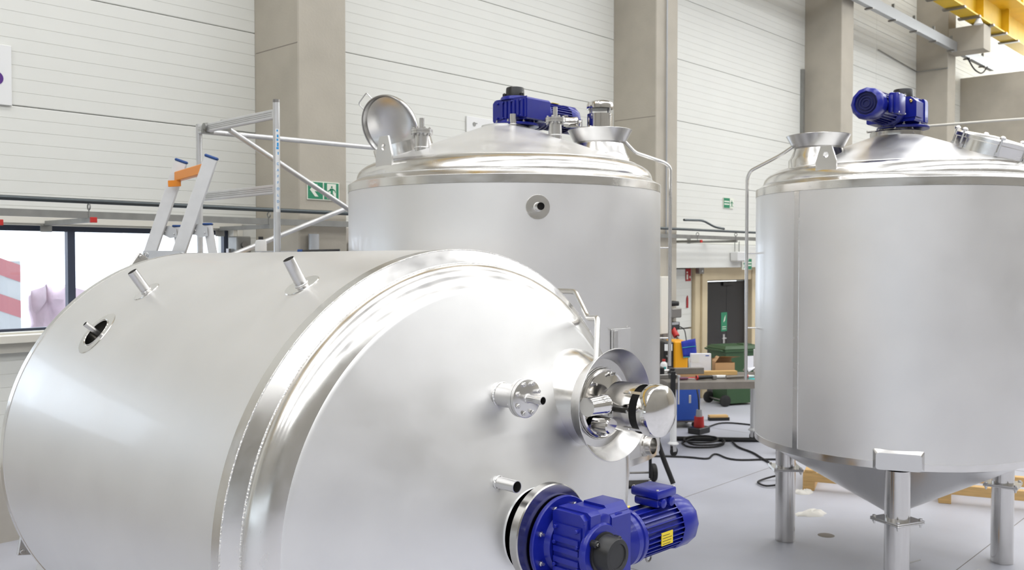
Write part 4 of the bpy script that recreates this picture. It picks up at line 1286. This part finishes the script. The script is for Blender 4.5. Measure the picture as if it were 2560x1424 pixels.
o = on_bench('cardboard_box', 'open brown cardboard box with raised flap on the bench', 'box', .98, .90, rz=0)
MB().bx(-.14, .14, -.05, -.046, 0, .15).bx(-.14, .14, .086, .09, 0, .20).bx(-.14, -.136, -.05, .09, 0, .17).bx(.136, .14, -.05, .09, 0, .15).bx(-.14, .14, -.05, .09, 0, .004).build('carton', 'cardboard', o)
MB().add([(-.14, .088, .20), (.14, .088, .20), (.22, -.06, .235), (-.06, -.10, .245)], [(0, 1, 2, 3)]).build('flap', 'cardboard', o)
MB().add([(-.14, -.05, .15), (-.14, .09, .17), (-.09, .05, .24), (-.09, -.08, .24)], [(0, 1, 2, 3)]).build('flap', 'cardboard', o)
o = on_bench('paper_sheet', 'large curled white paper sheet at the right end of the bench', 'paper', 1.40, .56, .9515, rz=-.05)
vs, fs = [], []
for i in range(9):
    for j in range(5):
        u, t = i / 8, j / 4
        vs.append((-.22 + .34 * u, -.10 + .26 * t, .062 + .27 * u * u + .05 * math.sin(3.2 * t + u * 4) * (1 - u * .3)))
for i in range(8):
    for j in range(4):
        fs.append((i * 5 + j, (i + 1) * 5 + j, (i + 1) * 5 + j + 1, i * 5 + j + 1))
sh_ = MB().add(vs, fs).build('sheet', 'paper', o)
sh_.modifiers.new('thickness', 'SOLIDIFY').thickness = .002
o = on_bench('paper_stack', 'upright white folders at the right end of the bench', 'folders', 1.49, .88)
MB().bx(-.05, .05, -.12, .12, 0, .32, bev=.004).build('folders', 'white', o)
o = on_bench('screwdriver', 'screwdriver with maroon handle on the bench front', 'screwdriver', .20, .22, .9525, rz=.06)
MB().lathe([(0, 0), (.018, .004), (.021, .03), (.018, .10), (.012, .12), (0, .122)], 14, Matrix.Translation((-.05, 0, .021)) @ Matrix.Rotation(PI / 2, 4, 'Y')).build('handle', 'maroon', o)
MB().cyl((.07, 0, .021), (.19, 0, .016), .004, n=8).build('blade', 'satin', o)
o = on_bench('grinder', 'black angle grinder with red ring lying on the bench', 'grinder', .50, .24, .951, rz=.1)
MB().cyl((-.12, 0, .03), (.10, 0, .035), .028, .024, n=16).build('body', 'black', o)
MB().cyl((-.12, 0, .03), (-.10, 0, .03), .031, n=16).build('ring', 'red', o)
MB().bx(.10, .16, -.025, .025, .0, .055, bev=.008).build('head', 'darksteel', o)
o = on_bench('pliers', 'red handled pliers on the bench beside the grinder', 'pliers', .36, .36, .951, rz=.35)
MB().tube([(-.10, .02, .012), (0, .012, .012), (.08, -.006, .012)], .009, n=8).build('grip', 'red', o)
MB().tube([(-.10, -.025, .012), (0, -.012, .012), (.08, .006, .012)], .009, n=8).build('grip', 'red', o)
MB().bx(.07, .13, -.012, .012, .004, .02, bev=.003).build('jaw', 'satin', o)
o = on_bench('sealant_tube', 'white sealant tube lying on the bench', 'tube', .72, .34, .951, rz=-.05)
MB().cyl((-.12, 0, .024), (.09, 0, .024), .023, n=16).build('tube', 'white', o)
MB().cyl((.09, 0, .024), (.16, 0, .024), .010, .004, n=10).build('nozzle', 'white', o)
o = on_bench('sealant_gun', 'grey cartridge gun with red tip on the bench', 'gun', .95, .28, .951, rz=.12)
MB().cyl((-.16, 0, .026), (.10, 0, .03), .022, n=14).build('barrel', 'table', o)
MB().cyl((.10, 0, .03), (.15, 0, .031), .025, n=14).build('tip', 'red', o)
MB().cyl((.15, 0, .031), (.24, 0, .031), .02, .012, n=14).build('cap', 'white', o)
o = on_bench('blue_cloth', 'flat light blue cloth on the bench right of the cartridge gun', 'cloth', 1.18, .26, .951)
MB().lathe([(0, .004), (.07, .004), (.085, .0)], 14).build('cloth', 'teal', o)
o = on_bench('green_tape_roll', 'dark green tape roll on the right end of the bench', 'tape', 1.38, .30, .951)
MB().lathe([(.028, 0), (.045, 0), (.045, .03), (.028, .03)], 24, close=True).build('roll', 'bin', o)

# blue cabinet with the yellow welding machine on it
CM = Matrix.Translation(W(2.50, 13.9, 0)) @ Matrix.Rotation(RT + .05, 4, 'Z')
cb = thing('tool_cabinet', 'blue steel tool cabinet on castors behind the bench', 'cabinet', mtx=CM)
MB().bx(-.28, .28, -.25, .25, .11, .80, bev=.006).build('body', 'cab_blue', cb)
dr = MB().bx(-.265, .265, -.262, -.25, .13, .66, bev=.003).build('door', 'cab_blue', cb)
MB().bx(.10, .135, -.270, -.262, .38, .50, bev=.003).build('door_handle', 'alu', dr)
dw = MB().bx(-.265, .265, -.262, -.25, .675, .79, bev=.003).build('drawer', 'cab_blue', cb)
MB().bx(-.24, -.06, -.270, -.262, .72, .74).build('drawer_pull', 'alu', dw)
MB().bx(-.28, .28, -.25, .25, .09, .115).build('plinth', 'darksteel', cb)
for (x, y) in ((-.22, -.19), (.22, -.19), (-.22, .19), (.22, .19)):
    MB().lathe([(0, -.015), (.046, -.015), (.046, .015), (0, .015)], 18, Matrix.Translation((x, y, .0465)) @ Matrix.Rotation(PI / 2, 4, 'X')).build('castor', 'rubber', cb)
wm = thing('welding_machine', 'yellow and black welding machine standing on the blue cabinet', 'welder', mtx=CM @ Matrix.Translation((-.08, 0, .801)))
MB().bx(-.03, .19, -.2, .2, 0, .50, bev=.02).build('yellow_case', 'machine', wm)
MB().bx(-.19, -.035, -.2, .2, 0, .49, bev=.015).build('control_front', 'black', wm)
MB().bx(-.18, -.06, -.206, -.2, .36, .46).build('control_panel', 'white', wm)
for (x, z) in ((-.14, .28), (-.09, .26), (-.14, .17)):
    MB().lathe([(0, 0), (.018, 0), (.014, .02), (0, .02)], 14, Matrix.Translation((x, -.2, z)) @ Matrix.Rotation(PI / 2, 4, 'X')).build('control_knob', 'galv', wm)
MB().bx(.0, .06, -.206, -.2, .05, .08).build('red_mark', 'red', wm)
cv = thing('draped_cloth', 'blue cloth with teal hem hanging over the yellow welding machine', 'cloth', mtx=CM @ Matrix.Translation((.05, -.205, 1.13)))
vs, fs = [], []
for i in range(7):
    for j in range(6):
        u, t = i / 6, j / 5
        vs.append((-.06 + .22 * u + .03 * t, -.012 - .02 * math.sin(u * 8 + t * 2) * t - .01, .17 * (1 - t) + .04 * u - .11 * t * (.6 + .4 * u)))
for i in range(6):
    for j in range(5):
        fs.append((i * 6 + j, (i + 1) * 6 + j, (i + 1) * 6 + j + 1, i * 6 + j + 1))
c_ = MB().add(vs, fs).build('cloth', 'cloth_blue', cv)
c_.modifiers.new('thickness', 'SOLIDIFY').thickness = .006
MB().tube([vs[i * 6 + 5] for i in range(7)], .006, n=6).build('hem', 'teal', cv)
MB().tube([vs[i * 6 + 2] + Vector((0, -.008, 0)) if False else (vs[i * 6 + 2][0], vs[i * 6 + 2][1] - .008, vs[i * 6 + 2][2]) for i in range(7)], .005, n=6).build('hem', 'teal', cv)

# fittings on the second column: lamp, sockets, cables
o = thing('column_lamp', 'black swivel lamp on the column above the socket box', 'lamp', (12.33, 8.03, 1.83))
MB().lathe([(0, -.10), (.035, -.09), (.045, .0), (.035, .09), (0, .10)], 16, frame((0, -.10, 0), r_cam)).build('head', 'black', o)
MB().bx(-.02, .02, -.06, .03, -.02, .02).build('arm', 'black', o)
o = thing('socket_box', 'dark grey socket box on the column under the swivel lamp', 'box', (12.44, 8.05, 1.60))
MB().bx(-.13, .15, -.12, 0, 0, .15, bev=.012).build('housing', 'darksteel', o)
o = thing('power_outlet', 'black and red power outlet with plugged cable on the column', 'outlet', (12.43, 8.05, 1.32))
MB().bx(-.12, .14, -.10, 0, .10, .21, bev=.01).build('housing', 'black', o)
MB().bx(-.1, .1, -.105, -.10, .17, .21).build('cover_strip', 'tray', o)
MB().cyl((-.02, -.05, .12), (-.05, -.16, -.01), .045, .05, n=18).build('plug', 'red', o)
MB().cyl((-.05, -.16, -.01), (-.02, -.20, -.09), .025, n=12).build('cable_gland', 'darksteel', o)
MB().tube([(-.02, -.20, -.09), (.02, -.24, -.2), (.08, -.3, -.34)], .011, n=8, fillet=.1).build('cable', 'rubber', o)
MB().tube([(.12, -.05, .15), (.24, -.12, .10), (.28, -.15, -.2), (.29, -.16, -.55)], .008, n=8, fillet=.12).build('cable', 'rubber', o)
MB().tube([(.06, -.08, .12), (.10, -.12, -.1), (.14, -.14, -.35)], .006, n=8, fillet=.1).build('cable', 'rubber', o)
o = thing('grey_switch_cabinet', 'pale grey switch cabinet on the column behind the standing tank', 'cabinet', (12.16, 8.05, 1.36))
MB().bx(-.13, .10, -.10, 0, 0, .9, bev=.01).build('housing', 'offwhite', o)
MB().cyl((.0, -.05, .0), (.0, -.05, -.2), .02, n=10).build('cable_entry', 'galv', o)

# green wheeled bin
o = thing('wheelie_bin', 'dark green wheeled rubbish bin in front of the black door', 'bin', (14.45, 8.02, 0), RT + .25)
def taper(b, x0, x1, y0, y1, z0, z1, k):
    vs = [(x * (k if z == z0 else 1), y * (k if z == z0 else 1), z) for z in (z0, z1) for y in (y0, y1) for x in (x0, x1)]
    b.add(vs, [(0, 2, 3, 1), (4, 5, 7, 6), (0, 1, 5, 4), (2, 6, 7, 3), (0, 4, 6, 2), (1, 3, 7, 5)])
    return b
b = taper(MB(), -.36, .36, -.27, .27, .04, .97, .80)
b.build('body', 'bin', o)
MB().bx(-.385, .385, -.295, .295, .93, .985, bev=.012).build('rim', 'bin', o)
lidb = MB().add([(-.40, -.30, .985), (.40, -.30, .985), (.40, .30, .985), (-.40, .30, .985), (-.34, -.24, 1.035), (.36, -.24, 1.035), (.36, .24, 1.035), (-.34, .24, 1.035)],
                [(0, 3, 2, 1), (4, 5, 6, 7), (0, 1, 5, 4), (1, 2, 6, 5), (2, 3, 7, 6), (3, 0, 4, 7)])
lidb.bx(.1, .3, -.1, .1, 1.03, 1.05, bev=.008)
lidb.build('lid', 'bin', o)
MB().tube([(-.40, -.24, .95), (-.46, -.24, .97), (-.46, .24, .97), (-.40, .24, .95)], .016, n=8, fillet=.03).build('handle_bar', 'bin', o)
for y in (-.26, .26):
    MB().lathe([(0, -.025), (.085, -.025), (.10, -.018), (.10, .018), (.085, .025), (0, .025)], 28, Matrix.Translation((-.36, y, .1005)) @ Matrix.Rotation(PI / 2, 4, 'X')).lathe([(0, .0), (.03, .0)], 12, Matrix.Translation((-.36, y - .03, .1)) @ Matrix.Rotation(PI / 2, 4, 'X')).build('wheel', 'rubber', o)
MB().cyl((-.36, -.26, .1), (-.36, .26, .1), .014, n=10).build('axle', 'darksteel', o)
MB().bx(.05, .24, -.281, -.2765, .62, .86).build('white_sheet', 'paper', o)

# pallet with timber by the wall, seen past the right-hand tank
o = thing('timber_pallet', 'short timber pallet with block on the floor behind the bench', 'pallet', (15.75, 7.75, 0), RT)
for k in range(4):
    MB().bx(-.5, .5, -.42 + k * .24, -.28 + k * .24, .10, .125).build('deck_board', 'wood', o)
for y in (-.36, 0, .36):
    MB().bx(-.5, .5, y - .04, y + .04, 0, .10).build('bearer', 'wood', o)
o = thing('timber_block', 'timber block on the pallet behind the bench', 'block', (15.72, 7.75, .126), RT)
MB().bx(-.2, .1, -.3, -.1, 0, .17, bev=.004).build('block', 'wood', o)
o = thing('timber_offcut', 'short timber offcut on the floor below the green bin', 'offcut', (12.75, 7.35, 0), RT)
MB().bx(-.16, .14, -.05, .05, .05, .085, bev=.003).build('offcut', 'wood', o)
MB().bx(-.16, .16, -.05, .05, 0, .05).build('packer', 'rubber', o)

# power distribution stand, cables
o = thing('power_plug', 'red and grey industrial plug standing on the floor under the bench', 'plug', (11.62, 7.02, 0))
MB().bx(-.15, .15, -.1, .1, 0, .09, bev=.01).build('base_box', 'black', o)
MB().cyl((0, 0, .09), (0, 0, .24), .075, .068, n=20).build('socket', 'red', o)
MB().cyl((0, 0, .24), (0, 0, .34), .05, .04, n=16).build('cap', 'tray', o)
MB().tube([(0, 0, .34), (.02, .02, .5), (.1, .1, .62)], .012, n=8, fillet=.08).build('lead', 'rubber', o)
def floor_cable(pts, r, label):
    o = MB().tube([(x, y, (z[0] if z else 0) + r + .001) for x, y, *z in pts], r, n=8, fillet=.25).build('floor_cable', 'rubber')
    return tag(o, label, 'cable')
floor_cable([(9.60, 6.75), (9.86, 6.50), (10.05, 6.20), (10.09, 5.96), (10.52, 6.12), (10.22, 5.72), (10.60, 5.42), (10.75, 5.25)], .012, 'thin black cable winding across the floor in front of the bench wheel')
floor_cable([(10.9, 6.95), (11.1, 6.7), (11.35, 6.35), (11.6, 6.05), (11.9, 5.75)], .03, 'thick black cable bundle on the floor under the bench')
floor_cable([(11.75, 7.1), (12.6, 7.2), (12.7, 6.6), (12.4, 6.1), (12.6, 5.6)], .012, 'thin black cable curving behind the bench towards the right-hand tank')
floor_cable([(11.3, 6.3), (11.0, 6.05), (10.85, 5.75), (10.6, 5.5), (10.3, 5.15)], .014, 'black cable from the bench to the left leg of the right-hand tank')
for k, (x, y, R_, zz) in enumerate(((10.95, 6.55, .33, 0), (10.97, 6.52, .30, .026), (10.93, 6.57, .27, .052))):
    pts = [(x + R_ * math.cos(2 * PI * i / 28) * (1 + .06 * math.sin(i)), y + R_ * math.sin(2 * PI * i / 28) * .8, zz + .013) for i in range(28)]
    tag(MB().tube(pts, .012, n=8, closed=True).build('cable_coil', 'rubber'), ('widest bottom loop', 'middle loop', 'smallest top loop')[k] + ' of the black cable coiled on the floor under the bench', 'cable', 'coiled cable loops under the bench')
o = thing('extension_lead', 'dark extension lead lying by the left leg of the right-hand tank', 'lead', (9.55, 4.72, 0), .3)
MB().bx(-.15, .15, -.035, .035, .0, .05, bev=.012).build('socket_block', 'black', o)
MB().tube([(-.15, 0, .03), (-.25, .12, .02), (-.1, .25, .02), (.1, .2, .02), (.2, .05, .06), (.05, -.1, .08), (-.1, 0, .09)], .011, n=8, fillet=.08).build('lead', 'rubber', o)
o = thing('hand_truck', 'dark hand truck standing behind the standing tank with a hanging hose', 'hand truck', (8.45, 5.95, 0), RT)
MB().tube([(-.2, 0, .06), (-.2, .05, 1.15), (.2, .05, 1.15), (.2, 0, .06)], .018, n=10, fillet=.1).build('frame', 'black', o)
MB().bx(-.22, .22, -.22, .02, .02, .035).build('toe_plate', 'black', o)
for z in (.35, .7, 1.0):
    MB().cyl((-.2, .03, z), (.2, .03, z), .012, n=8).build('crossbar', 'black', o)
for x in (-.26, .26):
    MB().lathe([(0, -.03), (.09, -.03), (.10, -.02), (.10, .02), (.09, .03), (0, .03)], 22, Matrix.Translation((x, .1, .1005)) @ Matrix.Rotation(PI / 2, 4, 'Y')).build('wheel', 'rubber', o)
MB().cyl((-.26, .1, .1), (.26, .1, .1), .012, n=8).build('axle', 'darksteel', o)
MB().tube([(.12, -.03, 1.05), (.2, -.06, .7), (.30, -.10, .35), (.42, -.15, .03)], .028, n=10, fillet=.15).build('hose', 'rubber', o)
MB().bx(-.12, .06, -.08, -.02, .3, 1.0, bev=.02).build('sack', 'rubber', o)

# timber skids behind the right-hand tank's legs
def skid(loc, rz, ln, label):
    o = thing('timber_skid', label, 'skid', loc, rz)
    MB().bx(0, ln, -.045, .045, .10, .20, bev=.004).build('beam', 'wood', o)
    MB().bx(0, ln, .60, .69, .10, .20, bev=.004).build('beam', 'wood', o)
    for x in (.0, ln - .12):
        MB().bx(x, x + .12, -.045, .69, .0, .10, bev=.004).build('bearer', 'wood', o)
    MB().bx(.02, .14, -.045, .69, .20, .225, bev=.003).build('cross_board', 'wood', o)
    return o
skid((9.52, 4.44, 0), math.atan2(-.94, .33), 1.05, 'timber skid on the floor behind the left leg of the right-hand tank')
skid((9.96, 3.17, 0), math.atan2(-.94, .33), 1.30, 'timber skid on the floor behind the right leg of the right-hand tank')

def rag(x, y, s, label, seed):
    random.seed(seed)
    n = 18
    prof = [(0, .028), (.35, .032), (.7, .026), (.92, .012), (1.0, .0)]
    vs, fs = [(0, 0, .03)], []
    ph = [random.uniform(.75, 1.2) for _ in range(n)]
    for r, z in prof[1:]:
        for i in range(n):
            a = 2 * PI * i / n
            q = r * s * ph[i]
            vs.append((q * math.cos(a) * 1.25, q * math.sin(a) * .75, max(.0005, z * random.uniform(.5, 1.5)) if z else .0005))
    for i in range(n):
        fs.append((0, 1 + i, 1 + (i + 1) % n))
    for k in range(len(prof) - 2):
        for i in range(n):
            j = (i + 1) % n
            fs.append((1 + k * n + i, 1 + (k + 1) * n + i, 1 + (k + 1) * n + j, 1 + k * n + j))
    o = MB().add(vs, fs).build('cleaning_rag', 'cloth_white', None, 60)
    o.location = (x, y, 0)
    o.rotation_euler = (0, 0, RT + .1)
    tag(o, label, 'rag', 'white rags on the floor')
rag(8.62, 3.93, .13, 'crumpled white rag on the floor between the legs of the right-hand tank', 5)
rag(9.36, 4.36, .10, 'small white rag on the floor close to the timber skid', 9)
o = thing('welding_rod', 'short bent pale metal rod on the floor beside the middle leg', 'rod', (7.70, 2.64, 0), RT)
MB().tube([(-.06, 0, .012), (-.03, .01, .03), (.08, .03, .045)], .006, n=8).build('rod', 'alu', o)
MB().bx(-.09, -.04, -.02, .02, 0, .03).build('holder', 'black', o)
o = thing('masking_roll', 'roll of brown tape on the floor beside the middle leg', 'tape', (7.42, 2.42, 0), RT)
MB().lathe([(.05, 0), (.085, 0), (.085, .05), (.05, .05)], 32, close=True).build('roll', 'wood', o)
o = thing('steel_offcut', 'thin straight steel offcut on the floor right of the middle leg', 'offcut', (7.80, 2.22, 0), RT + .2)
MB().tube([(-.1, 0, .008), (.1, .03, .03)], .006, n=8).build('rod', 'alu', o)
